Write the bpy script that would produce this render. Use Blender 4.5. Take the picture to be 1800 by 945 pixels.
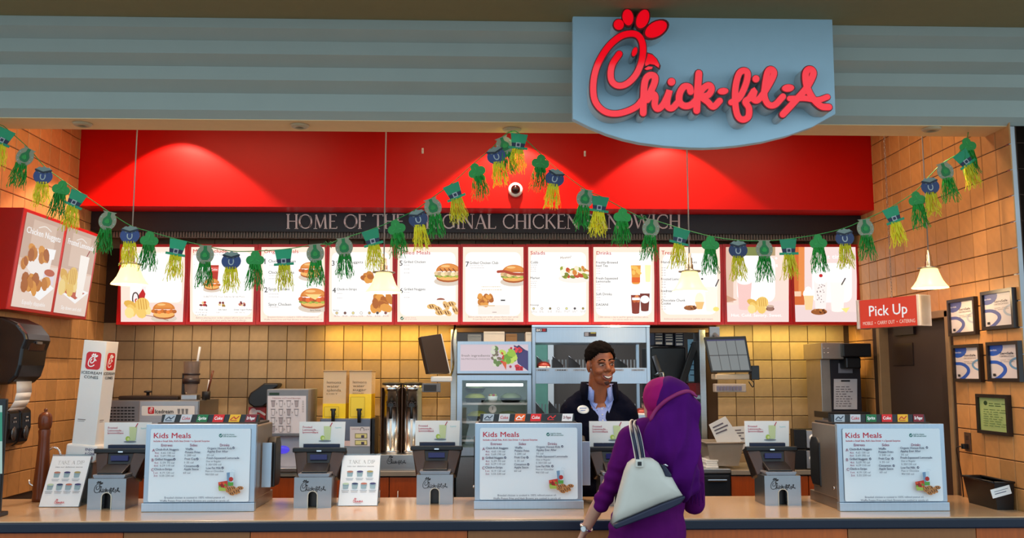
import bpy, bmesh, math, random
from mathutils import Vector, Matrix, Euler, noise
random.seed(7)
R = math.radians
for _o in list(bpy.data.objects): bpy.data.objects.remove(_o)
SC = bpy.context.scene
COL = SC.collection

# ---------------------------------------------------------------- camera
FPX = 1600.0
PITCH, YAW, EYE = R(6.54), R(-1.78), 1.72
CAM = Vector((0, 0, EYE))
cd = bpy.data.cameras.new('camera'); cam = bpy.data.objects.new('camera', cd); COL.objects.link(cam)
cd.sensor_width = 36; cd.lens = FPX / 1800 * 36; cd.clip_start = .05; cd.clip_end = 200
cam.location = CAM; cam.rotation_euler = (R(90) + PITCH, 0, YAW)
SC.camera = cam
_m = Euler((R(90) + PITCH, 0, YAW)).to_matrix()
RT, UP, FW = _m @ Vector((1, 0, 0)), _m @ Vector((0, 1, 0)), _m @ Vector((0, 0, -1))

# ---------------------------------------------------------------- world, exposure
w = bpy.data.worlds.new('world'); SC.world = w; w.use_nodes = True
bg = w.node_tree.nodes['Background']
bg.inputs[0].default_value = (.60, .79, .92, 1); bg.inputs[1].default_value = 1.65
SC.view_settings.view_transform = 'Standard'; SC.view_settings.look = 'None'
SC.view_settings.exposure = 0.0; SC.view_settings.gamma = 1.0; SC.view_settings.use_curve_mapping = False

def light(name, kind, loc, power, col, rot=(0, 0, 0), size=.1, size_y=None, spot=None, blend=.3):
    l = bpy.data.lights.new(name, kind); l.energy = power; l.color = col
    o = bpy.data.objects.new(name, l); COL.objects.link(o); o.location = loc; o.rotation_euler = rot
    if kind == 'AREA':
        l.size = size
        if size_y: l.shape = 'RECTANGLE'; l.size_y = size_y
    else: l.shadow_soft_size = size
    if kind == 'SPOT': l.spot_size = spot; l.spot_blend = blend
    return o

# ---------------------------------------------------------------- measuring: a photo pixel on a real plane
def ray(px, py): return FW + RT * ((px - 900) / FPX) + UP * ((472.5 - py) / FPX)
def P(px, py, Y): d = ray(px, py); return CAM + d * (Y / d.y)
def PX(px, py, X): d = ray(px, py); return CAM + d * (X / d.x)
def PZ(px, py, Z): d = ray(px, py); return CAM + d * ((Z - EYE) / d.z)

# ---------------------------------------------------------------- materials
def lin(c): c /= 255; return c / 12.92 if c <= .04045 else ((c + .055) / 1.055) ** 2.4
def C(r, g, b): return (lin(r), lin(g), lin(b), 1)
MATS = {}
def mat(name, col, rough=.5, metal=0, emit=0, var=.12, scale=14, bump=0, spec=.5, trans=0, alpha=1, aniso=None, objrand=0, emit_col=None, coat=0):
    if name in MATS: return MATS[name]
    m = bpy.data.materials.new(name); m.use_nodes = True; nt = m.node_tree; b = nt.nodes['Principled BSDF']
    b.inputs['Roughness'].default_value = rough; b.inputs['Metallic'].default_value = metal
    b.inputs['Specular IOR Level'].default_value = spec
    b.inputs['Transmission Weight'].default_value = trans; b.inputs['Alpha'].default_value = alpha
    if coat: b.inputs['Coat Weight'].default_value = coat; b.inputs['Coat Roughness'].default_value = .08
    b.inputs['Base Color'].default_value = col
    tc = nt.nodes.new('ShaderNodeTexCoord'); mp = nt.nodes.new('ShaderNodeMapping'); nz = nt.nodes.new('ShaderNodeTexNoise')
    nt.links.new(tc.outputs['Object'], mp.inputs[0]); nt.links.new(mp.outputs[0], nz.inputs[0])
    nz.inputs['Scale'].default_value = scale; nz.inputs['Detail'].default_value = 4
    if aniso: mp.inputs['Scale'].default_value = aniso
    if var:
        mx = nt.nodes.new('ShaderNodeMix'); mx.data_type = 'RGBA'
        mx.inputs[6].default_value = tuple(max(0, x * (1 - var)) for x in col[:3]) + (1,)
        mx.inputs[7].default_value = tuple(min(1, x * (1 + var)) for x in col[:3]) + (1,)
        nt.links.new(nz.outputs[0], mx.inputs[0]); out = mx.outputs[2]
        if objrand:
            oi = nt.nodes.new('ShaderNodeObjectInfo'); hs = nt.nodes.new('ShaderNodeHueSaturation')
            mr = nt.nodes.new('ShaderNodeMapRange'); mr.inputs[3].default_value = 1 - objrand; mr.inputs[4].default_value = 1 + objrand
            nt.links.new(oi.outputs['Random'], mr.inputs[0]); nt.links.new(mr.outputs[0], hs.inputs['Value'])
            nt.links.new(out, hs.inputs['Color']); out = hs.outputs[0]
        nt.links.new(out, b.inputs['Base Color'])
    if bump:
        bp = nt.nodes.new('ShaderNodeBump'); bp.inputs['Strength'].default_value = bump; bp.inputs['Distance'].default_value = .01
        nt.links.new(nz.outputs[0], bp.inputs['Height']); nt.links.new(bp.outputs[0], b.inputs['Normal'])
    if emit:
        b.inputs['Emission Color'].default_value = emit_col or col; b.inputs['Emission Strength'].default_value = emit
    MATS[name] = m; return m
def printmat(name, lit=0, rough=.45):
    if name in MATS: return MATS[name]
    m = bpy.data.materials.new(name); m.use_nodes = True; nt = m.node_tree; b = nt.nodes['Principled BSDF']
    a = nt.nodes.new('ShaderNodeAttribute'); a.attribute_name = 'ink'
    nt.links.new(a.outputs['Color'], b.inputs['Base Color']); b.inputs['Roughness'].default_value = rough
    if lit:
        b.inputs['Base Color'].default_value = (.02, .02, .02, 1)
        for l in list(nt.links):
            if l.to_socket == b.inputs['Base Color']: nt.links.remove(l)
        nt.links.new(a.outputs['Color'], b.inputs['Emission Color']); b.inputs['Emission Strength'].default_value = lit
    MATS[name] = m; return m

# ---------------------------------------------------------------- mesh builder
class MB:
    def __init__(s): s.v = []; s.f = []; s.mi = []; s.sm = []; s.m = 0; s.ink = None
    def add(s, vs, fs, smooth=False):
        n = len(s.v); s.v += [Vector(v) for v in vs]
        for f in fs: s.f.append([i + n for i in f]); s.mi.append(s.m); s.sm.append(smooth)
        return s
    def box(s, x0, x1, y0, y1, z0, z1):
        return s.add([(x, y, z) for z in (z0, z1) for y in (y0, y1) for x in (x0, x1)],
                     [(0, 2, 3, 1), (4, 5, 7, 6), (0, 1, 5, 4), (2, 6, 7, 3), (0, 4, 6, 2), (1, 3, 7, 5)])
    def hexa(s, a, b):  # two quads, a lower/front ring, b the other
        return s.add(list(a) + list(b), [(3, 2, 1, 0), (4, 5, 6, 7)] + [(i, (i + 1) % 4, 4 + (i + 1) % 4, 4 + i) for i in range(4)])
    def cyl(s, p0, p1, r0, r1=None, n=16, caps=True):
        return s.tube([p0, p1], [r0, r0 if r1 is None else r1], n, caps)
    def tube(s, pts, r, n=8, caps=True):
        pts = [Vector(p) for p in pts]; k = len(pts)
        rs = r if isinstance(r, (list, tuple)) else [r] * k
        t0 = (pts[1] - pts[0]).normalized(); a = t0.orthogonal().normalized(); vs = []
        for i, p in enumerate(pts):
            t = (pts[min(i + 1, k - 1)] - pts[max(i - 1, 0)])
            t = t.normalized() if t.length > 1e-9 else t0
            a = (a - t * a.dot(t)); a = a.normalized() if a.length > 1e-6 else t.orthogonal().normalized()
            b = t.cross(a)
            for j in range(n):
                q = 2 * math.pi * j / n; vs.append(p + (a * math.cos(q) + b * math.sin(q)) * rs[i])
        fs = [(i * n + j, i * n + (j + 1) % n, (i + 1) * n + (j + 1) % n, (i + 1) * n + j) for i in range(k - 1) for j in range(n)]
        s.add(vs, fs, True)
        if caps:
            base = len(s.v) - k * n
            s.f.append([base + j for j in range(n)][::-1]); s.f.append([base + (k - 1) * n + j for j in range(n)])
            s.mi += [s.m] * 2; s.sm += [False] * 2
        return s
    def lathe(s, prof, c=(0, 0, 0), n=24):
        c = Vector(c); vs = []; k = len(prof)
        for r, z in prof:
            for j in range(n):
                q = 2 * math.pi * j / n; vs.append(c + Vector((r * math.cos(q), r * math.sin(q), z)))
        return s.add(vs, [(i * n + j, i * n + (j + 1) % n, (i + 1) * n + (j + 1) % n, (i + 1) * n + j) for i in range(k - 1) for j in range(n)], True)
    def prism(s, poly, d0, d1, plane='xz'):
        def q(u, v, d): return (u, d, v) if plane == 'xz' else ((u, v, d) if plane == 'xy' else (d, u, v))
        n = len(poly)
        return s.add([q(u, v, d0) for u, v in poly] + [q(u, v, d1) for u, v in poly],
                     [list(range(n)), list(range(2 * n - 1, n - 1, -1))] + [(i, n + i, n + (i + 1) % n, (i + 1) % n) for i in range(n)])
    def ell(s, c, r, nu=16, nv=10, M=None):
        c = Vector(c); vs = []; r = r if isinstance(r, (tuple, list)) else (r, r, r)
        for i in range(nv + 1):
            th = math.pi * i / nv
            for j in range(nu):
                q = 2 * math.pi * j / nu
                d = Vector((r[0] * math.sin(th) * math.cos(q), r[1] * math.sin(th) * math.sin(q), r[2] * math.cos(th)))
                vs.append(c + (M @ d if M else d))
        return s.add(vs, [(i * nu + j, (i + 1) * nu + j, (i + 1) * nu + (j + 1) % nu, i * nu + (j + 1) % nu) for i in range(nv) for j in range(nu)], True)
    def cap(s, p0, p1, r0, r1=None):  # tapered capsule
        r1 = r0 if r1 is None else r1
        s.cyl(p0, p1, r0, r1, 14); s.ell(p0, r0, 14, 8); s.ell(p1, r1, 14, 8); return s
    def chain(s, pts, rs):
        for i in range(len(pts) - 1): s.cap(pts[i], pts[i + 1], rs[i], rs[i + 1])
        return s
    def mesh(s, name):
        me = bpy.data.meshes.new(name); me.from_pydata([tuple(v) for v in s.v], [], s.f)
        me.polygons.foreach_set('material_index', s.mi); me.polygons.foreach_set('use_smooth', s.sm)
        if s.ink:
            at = me.color_attributes.new('ink', 'FLOAT_COLOR', 'POINT')
            at.data.foreach_set('color', [x for c in s.ink for x in c])
        me.update(); return me
    def build(s, name, mats, parent=None, bevel=0, world=False, fix=True, seg=2):
        if world and parent is not None:
            M = ROOTM[parent.name].inverted(); s.v = [M @ v for v in s.v]
        me = s.mesh(name)
        if fix and not s.ink:
            bm = bmesh.new(); bm.from_mesh(me); bmesh.ops.recalc_face_normals(bm, faces=bm.faces); bm.to_mesh(me); bm.free()
        return link(name, me, mats, parent, bevel, seg)
def link(name, me, mats, parent=None, bevel=0, seg=2):
    if not isinstance(mats, (list, tuple)): mats = [mats]
    if not me.materials:
        for m in mats: me.materials.append(m)
    o = bpy.data.objects.new(name, me); COL.objects.link(o)
    if parent is not None: o.parent = parent
    if bevel:
        b = o.modifiers.new('bevel', 'BEVEL'); b.width = bevel; b.segments = seg; b.limit_method = 'ANGLE'; b.angle_limit = R(40)
    return o
ROOTM = {}
def thing(name, label, cat, loc=(0, 0, 0), rz=0, group=None, rot=None):
    o = bpy.data.objects.new(name, None); COL.objects.link(o); o.empty_display_size = .05
    o.location = loc; o.rotation_euler = rot or (0, 0, rz)
    ROOTM[o.name] = Matrix.Translation(Vector(loc)) @ Euler(rot or (0, 0, rz)).to_matrix().to_4x4()
    return tag(o, label, cat, group)
def tag(o, label, cat, group=None):
    o['label'] = label; o['category'] = cat
    if group: o['group'] = group
    return o
def struct(o, label=None): 
    o['kind'] = 'structure'
    if label: o['label'] = label
    return o
def dup(root, loc, rz=0, label=None):
    def cp(o, par):
        c = o.copy(); COL.objects.link(c); c.parent = par
        for ch in list(o.children): cp(ch, c)
        return c
    r = cp(root, None); r.location = loc; r.rotation_euler = (0, 0, rz)
    ROOTM[r.name] = Matrix.Translation(Vector(loc)) @ Euler((0, 0, rz)).to_matrix().to_4x4()
    if label: r['label'] = label
    return r

# ---------------------------------------------------------------- text and strokes
_TX = {}
def text_mesh(t, bold=0, res=2):
    k = (t, bold, res)
    if k in _TX: return _TX[k]
    cu = bpy.data.curves.new('txt', 'FONT'); cu.body = t; cu.resolution_u = res; cu.offset = bold
    ob = bpy.data.objects.new('txt', cu); COL.objects.link(ob)
    me = bpy.data.meshes.new_from_object(ob)
    vs = [(v.co.x, v.co.y) for v in me.vertices]; fs = [list(p.vertices) for p in me.polygons]
    bpy.data.objects.remove(ob); bpy.data.meshes.remove(me); bpy.data.curves.remove(cu)
    xs = [v[0] for v in vs] or [0]
    _TX[k] = (vs, fs, min(xs), max(xs)); return _TX[k]
def smooth_path(pts, n=6):
    if len(pts) < 3: return [Vector(p) for p in pts]
    q = [Vector(p) for p in pts]; q = [q[0] * 2 - q[1]] + q + [q[-1] * 2 - q[-2]]; out = []
    for i in range(1, len(q) - 2):
        for k in range(n):
            t = k / n
            out.append(.5 * ((2 * q[i]) + (q[i + 1] - q[i - 1]) * t + (2 * q[i - 1] - 5 * q[i] + 4 * q[i + 1] - q[i + 2]) * t * t + (3 * q[i] - q[i - 1] - 3 * q[i + 1] + q[i + 2]) * t ** 3))
    out.append(q[-2]); return out
def ribbon_poly(pts, w, smooth=5, cap=5):
    """list of quads/polys (2-D) covering a round-ended stroke, plus outline"""
    p = smooth_path([(a, b) for a, b in pts], smooth); n = len(p); L = []; Rr = []
    for i in range(n):
        t = (p[min(i + 1, n - 1)] - p[max(i - 1, 0)]); t = t.normalized() if t.length else Vector((1, 0)); nn = Vector((-t.y, t.x)) * w / 2
        L.append(p[i] + nn); Rr.append(p[i] - nn)
    def arc(c, a, sgn): 
        out = []; v = a - c
        for k in range(1, cap): 
            q = sgn * math.pi * k / cap; out.append(c + Vector((v.x * math.cos(q) - v.y * math.sin(q), v.x * math.sin(q) + v.y * math.cos(q))))
        return out
    return L, Rr, arc(p[-1], L[-1], -1), arc(p[0], Rr[0], -1)
def ell_poly(cx, cy, rx, ry, rot=0, n=20):
    a = R(rot); out = []
    for k in range(n):
        q = 2 * math.pi * k / n; x, y = rx * math.cos(q), ry * math.sin(q)
        out.append((cx + x * math.cos(a) - y * math.sin(a), cy + x * math.sin(a) + y * math.cos(a)))
    return out

class Print:
    """flat coloured print: fn(u,v) -> point, nrm = outward normal; v runs down like the photograph"""
    def __init__(s, fn, nrm, dz=.0002): s.fn = fn; s.n = Vector(nrm); s.k = 0; s.dz = dz; s.mb = MB(); s.mb.ink = []; s.clip = None
    def _add(s, pts, fs, col, up=True):
        if up: s.k += 1
        if s.clip:
            u0, v0, u1, v1 = s.clip
            if any(not (u0 <= a <= u1 and v0 <= b <= v1) for a, b in pts):
                np_, nf = [], []
                for f in fs:
                    q = [tuple(pts[i]) for i in f]
                    for ax, lim, sg in ((0, u0, 1), (0, u1, -1), (1, v0, 1), (1, v1, -1)):
                        r = []
                        for i in range(len(q)):
                            a, b = q[i - 1], q[i]; da, db = (a[ax] - lim) * sg, (b[ax] - lim) * sg
                            if (da >= 0) != (db >= 0): t = da / (da - db); r.append((a[0] + (b[0] - a[0]) * t, a[1] + (b[1] - a[1]) * t))
                            if db >= 0: r.append(b)
                        q = r
                        if not q: break
                    if len(q) > 2: nf.append(list(range(len(np_), len(np_) + len(q)))); np_ += q
                pts, fs = np_, nf
                if not pts: return s
        o = s.n * (s.dz * s.k); s.mb.add([Vector(s.fn(u, v)) + o for u, v in pts], fs); s.mb.ink += [col] * len(pts); return s
    def poly(s, pts, col, up=True): return s._add([tuple(p) for p in pts], [list(range(len(pts)))], col, up)
    def rect(s, u0, v0, u1, v1, col): return s.poly([(u0, v0), (u1, v0), (u1, v1), (u0, v1)], col)
    def rrect(s, u0, v0, u1, v1, r, col):
        pts = []
        for cx, cy, a in ((u1 - r, v0 + r, -90), (u1 - r, v1 - r, 0), (u0 + r, v1 - r, 90), (u0 + r, v0 + r, 180)):
            pts += [(cx + r * math.cos(R(a + k * 18)), cy + r * math.sin(R(a + k * 18))) for k in range(6)]
        return s.poly(pts, col)
    def ell(s, cx, cy, rx, ry, col, rot=0, n=16): return s.poly(ell_poly(cx, cy, rx, ry, rot, n), col)
    def line(s, pts, w, col, smooth=4):
        L, Rr, a, b = ribbon_poly(pts, w, smooth); n = len(L)
        s._add([tuple(x) for x in L + Rr], [(i, i + 1, n + i + 1, n + i) for i in range(n - 1)], col)
        s.poly([tuple(L[-1])] + [tuple(x) for x in a] + [tuple(Rr[-1])], col, False)
        s.poly([tuple(Rr[0])] + [tuple(x) for x in b] + [tuple(L[0])], col, False); return s
    def text(s, t, u, v, size, col, align='l', w=None, bold=0, rot=0):
        if bold:   # heavier print: the same line struck again with tiny shifts
            e = bold * size * .9; s.text(t, u - e, v, size, col, align, w, 0, rot); s.text(t, u, v - e, size, col, align, w, 0, rot); u += e; v += e * .5
        vs, fs, a, b = text_mesh(t); W = (b - a) or 1
        sx = size if w is None else w / W; off = {'l': 0, 'c': -(W * sx) / 2, 'r': -W * sx}[align]
        ca, sa = math.cos(R(rot)), math.sin(R(rot)); pts = []
        for x, y in vs:
            X, Y = (x - a) * sx + off, -y * size; pts.append((u + X * ca - Y * sa, v + X * sa + Y * ca))
        if pts: s._add(pts, fs, col)
        return s
    def build(s, name, parent, lit=0, world=False):
        return s.mb.build(name, printmat('backlit_print_%g' % lit if lit else 'matte_print', lit), parent, world=world, fix=False)

# ================================================================ key planes of the place
YB, YF = 7.5, 5.07
XL, XR = P(178, 640, YB).x, P(1495, 640, YB).x
ZS = P(0, 206, YF).z              # underside of the fascia soffit
ZC = 3.75                         # ceiling over the serving line
ZCT, YC0, YC1 = .95, 4.95, 5.84   # front counter
YBULK, YMENU = 6.9, 7.25
WARM, COOL = (1, .72, .42), (.75, .88, 1)

# ---------------------------------------------------------------- lamps of the place and added fill
for k, (px, pw) in enumerate(((320, 120), (905, 120), (1170, 75))):
    light('wash_spot', 'SPOT', (P(px, 250, YBULK).x, YBULK - .3, ZC - .05), pw, (1, .80, .62), size=.02, spot=R(104), blend=.16)
for px in (145, 527, 900, 1270, 1637):
    a = P(px, 219, YF + .1)
    light('downlight_spot', 'SPOT', (a.x, a.y + .02, ZS - .02), 20, (1, .70, .42), size=.03, spot=R(110), blend=.6)
for x in (-2.0, 0, 2.0):
    light('line_ceiling_fill', 'AREA', (x, 5.85, ZC - .03), 15, (1, .70, .42), size=1.2, size_y=.3)  # unseen fill lights added above the serving line
_zm = P(700, 570, YMENU).z - .035
for (a, b, pw, cl) in ((560, 800, 6, (1, .64, .08)), (1250, 1480, 4.5, (1, .80, .22)), (250, 520, 1.5, (1, .74, .40))):
    xa, xb = P(a, 570, YMENU + .12).x, P(b, 570, YMENU + .12).x
    light('under_menu_lamp', 'AREA', ((xa + xb) / 2, YMENU + .06, _zm), pw, cl, rot=(R(22), 0, 0), size=xb - xa, size_y=.04)
for x in (-.9, .9):
    light('kitchen_lamp', 'AREA', (x, 8.5, 2.75), 22, COOL, size=1.2, size_y=.5)

# ---------------------------------------------------------------- materials of the setting
M_TILE = mat('wall_tile', C(166, 138, 102), .45, var=.18, scale=22, objrand=.24, spec=.4)
M_GROUT = mat('grout', C(62, 40, 26), .9)
M_GTILE = mat('grey_tile', C(128, 138, 140), .5, objrand=.08)
M_FASCIA = mat('fascia_paint', C(172, 178, 168), .75, var=.05, scale=5)
M_SOFFIT = mat('soffit_paint', C(240, 204, 152), .8, var=.05)
M_OLIVE = mat('upper_soffit_paint', C(150, 134, 92), .85, var=.06)
M_RED = mat('red_bulkhead_paint', C(196, 6, 2), .4, var=.05, scale=4, spec=.25)
M_BLACK = mat('black_plastic', C(16, 15, 17), .35)
M_DARK = mat('dark_metal', C(34, 28, 26), .5)
M_STEEL = mat('stainless_steel', (.56, .57, .58, 1), .30, 1, var=.10, scale=6, aniso=(.6, .6, 22))
M_STEELD = mat('worn_steel', (.34, .33, .33, 1), .38, 1, var=.2, scale=6)
M_CHROME = mat('chrome', (.78, .78, .80, 1), .10, 1, var=.02)
M_WHITE = mat('white_plastic', C(232, 230, 226), .4, var=.03)
M_PAPER = mat('white_paper', C(240, 238, 234), .7, var=.03)
M_WOOD = mat('cherry_wood', C(186, 88, 28), .38, var=.28, scale=5, aniso=(14, 14, 1.2), objrand=.12)
M_WOODH = mat('cherry_wood_back', C(176, 74, 20), .4, var=.25, scale=5, aniso=(14, 14, 1.2))
M_COUNTER = mat('counter_stone', C(196, 160, 122), .16, var=.10, scale=120, spec=.6)
M_NAVY = mat('navy_edge', C(14, 24, 44), .35, var=.1)
M_REDF = mat('red_frame', C(190, 14, 12), .35, var=.06)
M_BLUEST = mat('stainless_panel', (.47, .54, .62, 1), .34, .9, var=.08, scale=5, aniso=(18, .6, .6))

# ================================================================ setting
def structbox(name, mt, *a, label=None): return struct(MB().box(*a).build(name, mt), label)
structbox('floor', mat('floor_tile', C(84, 76, 70), .4, scale=3), -9, 9, -9, 11, -.1, 0)

# --- tile grids
PW, PH = .1533, .1512
M_TILES = mat('side_wall_tile', C(200, 142, 84), .45, var=.14, scale=22, objrand=.14, spec=.4)  # same tile, with the side walls' warm light put into its colour
def tile_mesh(name, w, h, t=.007, ax='y'):
    b = .0035; m = MB(); f = [(-w / 2, -h / 2), (w / 2, -h / 2), (w / 2, h / 2), (-w / 2, h / 2)]
    g = [(u - math.copysign(b, u), v - math.copysign(b, v)) for u, v in f]
    a = [(u, 0, v) for u, v in f]; c = [(u, -t * .6, v) for u, v in f]; d = [(u, -t, v) for u, v in g]
    vs = a + c + d
    if ax == 'x': vs = [(-y, x, z) for x, y, z in vs]   # faces +x
    m.add(vs, [(i, (i + 1) % 4, 4 + (i + 1) % 4, 4 + i) for i in range(4)] + [(4 + i, 4 + (i + 1) % 4, 8 + (i + 1) % 4, 8 + i) for i in range(4)] + [(8, 9, 10, 11)])
    bm = bmesh.new(); me = m.mesh(name); bm.from_mesh(me); bmesh.ops.recalc_face_normals(bm, faces=bm.faces); bm.to_mesh(me); bm.free()
    me.materials.append(M_TILES if ax == 'x' else M_TILE); return me
GZ = P(520, 632.4, YB).z; GX = P(536.6, 650, YB).x
T_Y = tile_mesh('tile', PW - .005, PH - .005); T_X = tile_mesh('tile_side', PW - .005, PH - .005, ax='x')
def put_tile(me, loc, parent, flip=False):
    o = bpy.data.objects.new('tile', me); COL.objects.link(o); o.parent = parent; o.location = loc
    if flip: o.rotation_euler = (0, 0, math.pi)
_zmb = P(700, 569, YMENU).z
XO0, XO1 = P(799, 700, YB).x, P(1243, 700, YB).x       # kitchen opening in the back wall
bw = MB().box(XL - .2, XO0, YB, YB + .15, 0, ZC); bw.box(XO1, XR + .2, YB, YB + .15, 0, ZC); bw.box(XO0, XO1, YB, YB + .15, _zmb - .03, ZC)
wall_back = struct(bw.build('wall_back', M_GROUT), 'tan tiled back wall behind the serving line')
i0, i1 = math.floor((XL - GX) / PW), math.ceil((XR - GX) / PW)
def clip_tiles(x, z):
    if x - PW / 2 < XL - .06 or x + PW / 2 > XR + .06: return False
    if z > _zmb and not (z < _zmb + .78 and z > _zmb + .62): return False
    if XO0 - PW * .4 < x < XO1 + PW * .4 and z < _zmb: return False
    return True
for i in range(i0, i1):
    for j in range(-8, 14):
        x, z = GX + (i + .5) * PW, GZ + (j + .5) * PH
        if z > .85 and clip_tiles(x, z): put_tile(T_Y, (x, YB, z), wall_back)
# --- side walls
wall_left = struct(MB().box(XL - .2, XL, YF, YB, 0, ZC).build('wall_left', M_GROUT), 'tan tiled left side wall')
YD0, YD1 = PX(1676, 700, XR).y, PX(1548, 700, XR).y    # doorway in the right wall
ZD = PX(1664, 545, XR).z
wr = MB().box(XR, XR + .2, YF, YD0, 0, ZC); wr.box(XR, XR + .2, YD1, YB, 0, ZC); wr.box(XR, XR + .2, YD0, YD1, ZD, ZC)
wall_right = struct(wr.build('wall_right', M_GROUT), 'tan tiled right side wall with a doorway')
for i in range(16):
    y = YB - (i + .5) * PW
    if y < YF + .05: continue
    for j in range(-7, 15):
        z = GZ + (j + .5) * PH
        if z < .93 or z > ZC - .05: continue
        put_tile(T_X, (XL, y, z), wall_left)
        if y > YD0 - .05 and y < YD1 + .05 and z < ZD + .06: continue
        put_tile(T_X, (XR, y, z), wall_right, True)
# the doorway: frame and dark leaf
door = struct(MB().box(XR + .06, XR + .1, YD0 + .04, YD1 - .04, 0, ZD - .04).build('door_1', mat('dark_brown_door', C(58, 42, 34), .5, var=.25, scale=3)), 'dark brown door in the right wall below the hanging sign')
fr = MB(); M_JAMB = mat('door_frame_paint', C(150, 120, 84), .5)
fr.box(XR - .012, XR + .12, YD0 - .005, YD0 + .045, 0, ZD + .0); fr.box(XR - .012, XR + .12, YD1 - .045, YD1 + .005, 0, ZD); fr.box(XR - .012, XR + .12, YD0, YD1, ZD - .045, ZD + .005)
fr.build('door_frame', M_JAMB, door, bevel=.004)
MB().box(XR + .04, XR + .06, YD1 - .5, YD1 - .18, 2.0, 2.07).build('door_closer', M_DARK, door)
vp = MB(); vp.box(XR + .052, XR + .06, YD1 - .45, YD1 - .12, 1.78, 1.94); vp.build('vision_panel', mat('door_panel', C(48, 36, 30), .3), door)
# pier at the right with grey tiles and a chrome corner strip
pier = struct(MB().box(XR + .03, XR + 1.6, YF + .008, YF + .4, 0, ZS).build('wall_pier', M_GROUT), 'grey tiled pier at the right end of the shopfront')
gm = MB().box(0, .298, -.008, 0, 0, .148).mesh('grey_tile'); gm.materials.append(M_GTILE)
for j in range(21):
    for i in range(3):
        o = bpy.data.objects.new('tile', gm); COL.objects.link(o); o.parent = pier; o.location = (XR + .045 + i * .302, YF + .008, .01 + j * .152)
MB().box(XR - .006, XR + .036, YF - .008, YF + .03, 0, ZS).build('corner_strip', M_STEELD, pier, bevel=.006)
# left return of the shopfront
structbox('wall_left_pier', M_GTILE, XL - 1.6, XL - .0, YF, YF + .4, 0, ZS)
# --- ceiling and bulkhead
structbox('ceiling', mat('inner_ceiling', C(120, 104, 84), .9), XL - .3, XR + .3, YF + .25, YB + 2.6, ZC, ZC + .1)
zb0 = P(600, 364, YBULK).z
structbox('wall_bulkhead', M_RED, XL, XR, YBULK, YBULK + .24, zb0, ZC, label='glossy red bulkhead above the menu boards')
zk = P(700, 408, YBULK + .26).z
band = struct(MB().box(XL, XR, YBULK + .25, YBULK + .31, zk, zb0 + .1).build('trim_1', mat('black_band', C(30, 26, 32), .4, var=.3, scale=2)), 'black band with silver serif capitals under the red bulkhead')
# corrugated metal strip of the rolling shutter hood
st = MB(); z1, z0 = P(700, 409, 7.2).z, P(700, 418, 7.2).z; n = 260
for i in range(n):
    x = XL + .12 + (XR - XL - .24) * i / n; st.box(x, x + .012, 7.2, 7.24, z0, z1)
st.box(XL + .1, XR - .1, 7.22, 7.3, z0 - .004, z1 + .004)
so = struct(st.build('trim_2', mat('ribbed_strip', C(132, 116, 104), .5, .3)), 'ribbed grey strip above the menu boards'); 
# --- fascia: fluted courses, each stepping forward, with a soffit below
pr = [(206, 5.07), (190, 5.02), (160, 5.02), (136, 4.93), (113, 4.93), (90, 4.84), (67, 4.84), (44, 4.76), (27, 4.76)]
pts = [(y, P(0, py, y).z) for py, y in pr]
ZU = pts[-1][1]
fas = struct(MB().prism(pts + [(5.3, ZU), (5.3, ZS)], -7, 7, 'yz').build('wall_fascia', M_FASCIA), 'pale grey-green fluted fascia over the counter')
structbox('ceiling_soffit', M_SOFFIT, -7, 7, YF, YF + .23, ZS - .004, ZS + .004, label='beige soffit under the fascia')
structbox('ceiling_upper', M_OLIVE, -7, 7, 3.7, 5.3, ZU, ZU + .3, label='olive brown upper soffit in front of the fascia')
# recessed eyeball downlights
dl = None
for k, (px, py, lb) in enumerate(((145, 217, 'recessed downlight in the soffit at the far left'), (527, 220, 'recessed downlight in the soffit between the first two pendant cords'),
                       (900, 227, 'recessed downlight in the soffit above the peak of the garland'), (1637, 226, 'recessed downlight in the soffit near the right wall'))):
    loc = PZ(px, py, ZS - .005)
    if dl is None:
        dl = thing('downlight', lb, 'downlight', loc, group='recessed soffit downlights')
        MB().lathe([(.0, 0), (.055, 0), (.055, -.004), (.042, -.014), (.026, -.016), (.024, .004)]).build('trim_ring', mat('downlight_trim', C(190, 166, 130), .5), dl)
        MB().lathe([(.024, -.005), (.012, -.001), (0, -.001)]).build('lamp_opening', M_BLACK, dl)
    else: dup(dl, loc, 0, lb)
# --- kitchen room behind the opening
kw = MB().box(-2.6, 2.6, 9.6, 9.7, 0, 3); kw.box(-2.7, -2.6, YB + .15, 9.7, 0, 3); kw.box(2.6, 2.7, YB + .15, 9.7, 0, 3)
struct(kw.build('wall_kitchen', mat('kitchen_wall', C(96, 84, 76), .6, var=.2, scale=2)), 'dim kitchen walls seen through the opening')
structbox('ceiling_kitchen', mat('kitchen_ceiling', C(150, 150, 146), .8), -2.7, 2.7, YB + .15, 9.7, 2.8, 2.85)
# stainless posts at the opening
for px, nm in ((797, 'left'), (1237, 'right')):
    a = P(px, 700, YB - .06); struct(MB().box(a.x - .025, a.x + .025, YB - .06, YB + .16, 0, _zmb - .03).build('trim_3' if nm == 'left' else 'trim_4', M_STEEL, bevel=.004), 'stainless post on the %s side of the kitchen opening' % nm)
structbox('trim_5', mat('lintel_wood', C(150, 110, 60), .5), XO0 - .05, XO1 + .05, YB - .05, YB + .1, _zmb - .055, _zmb - .02, label='narrow lintel above the kitchen opening')

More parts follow.
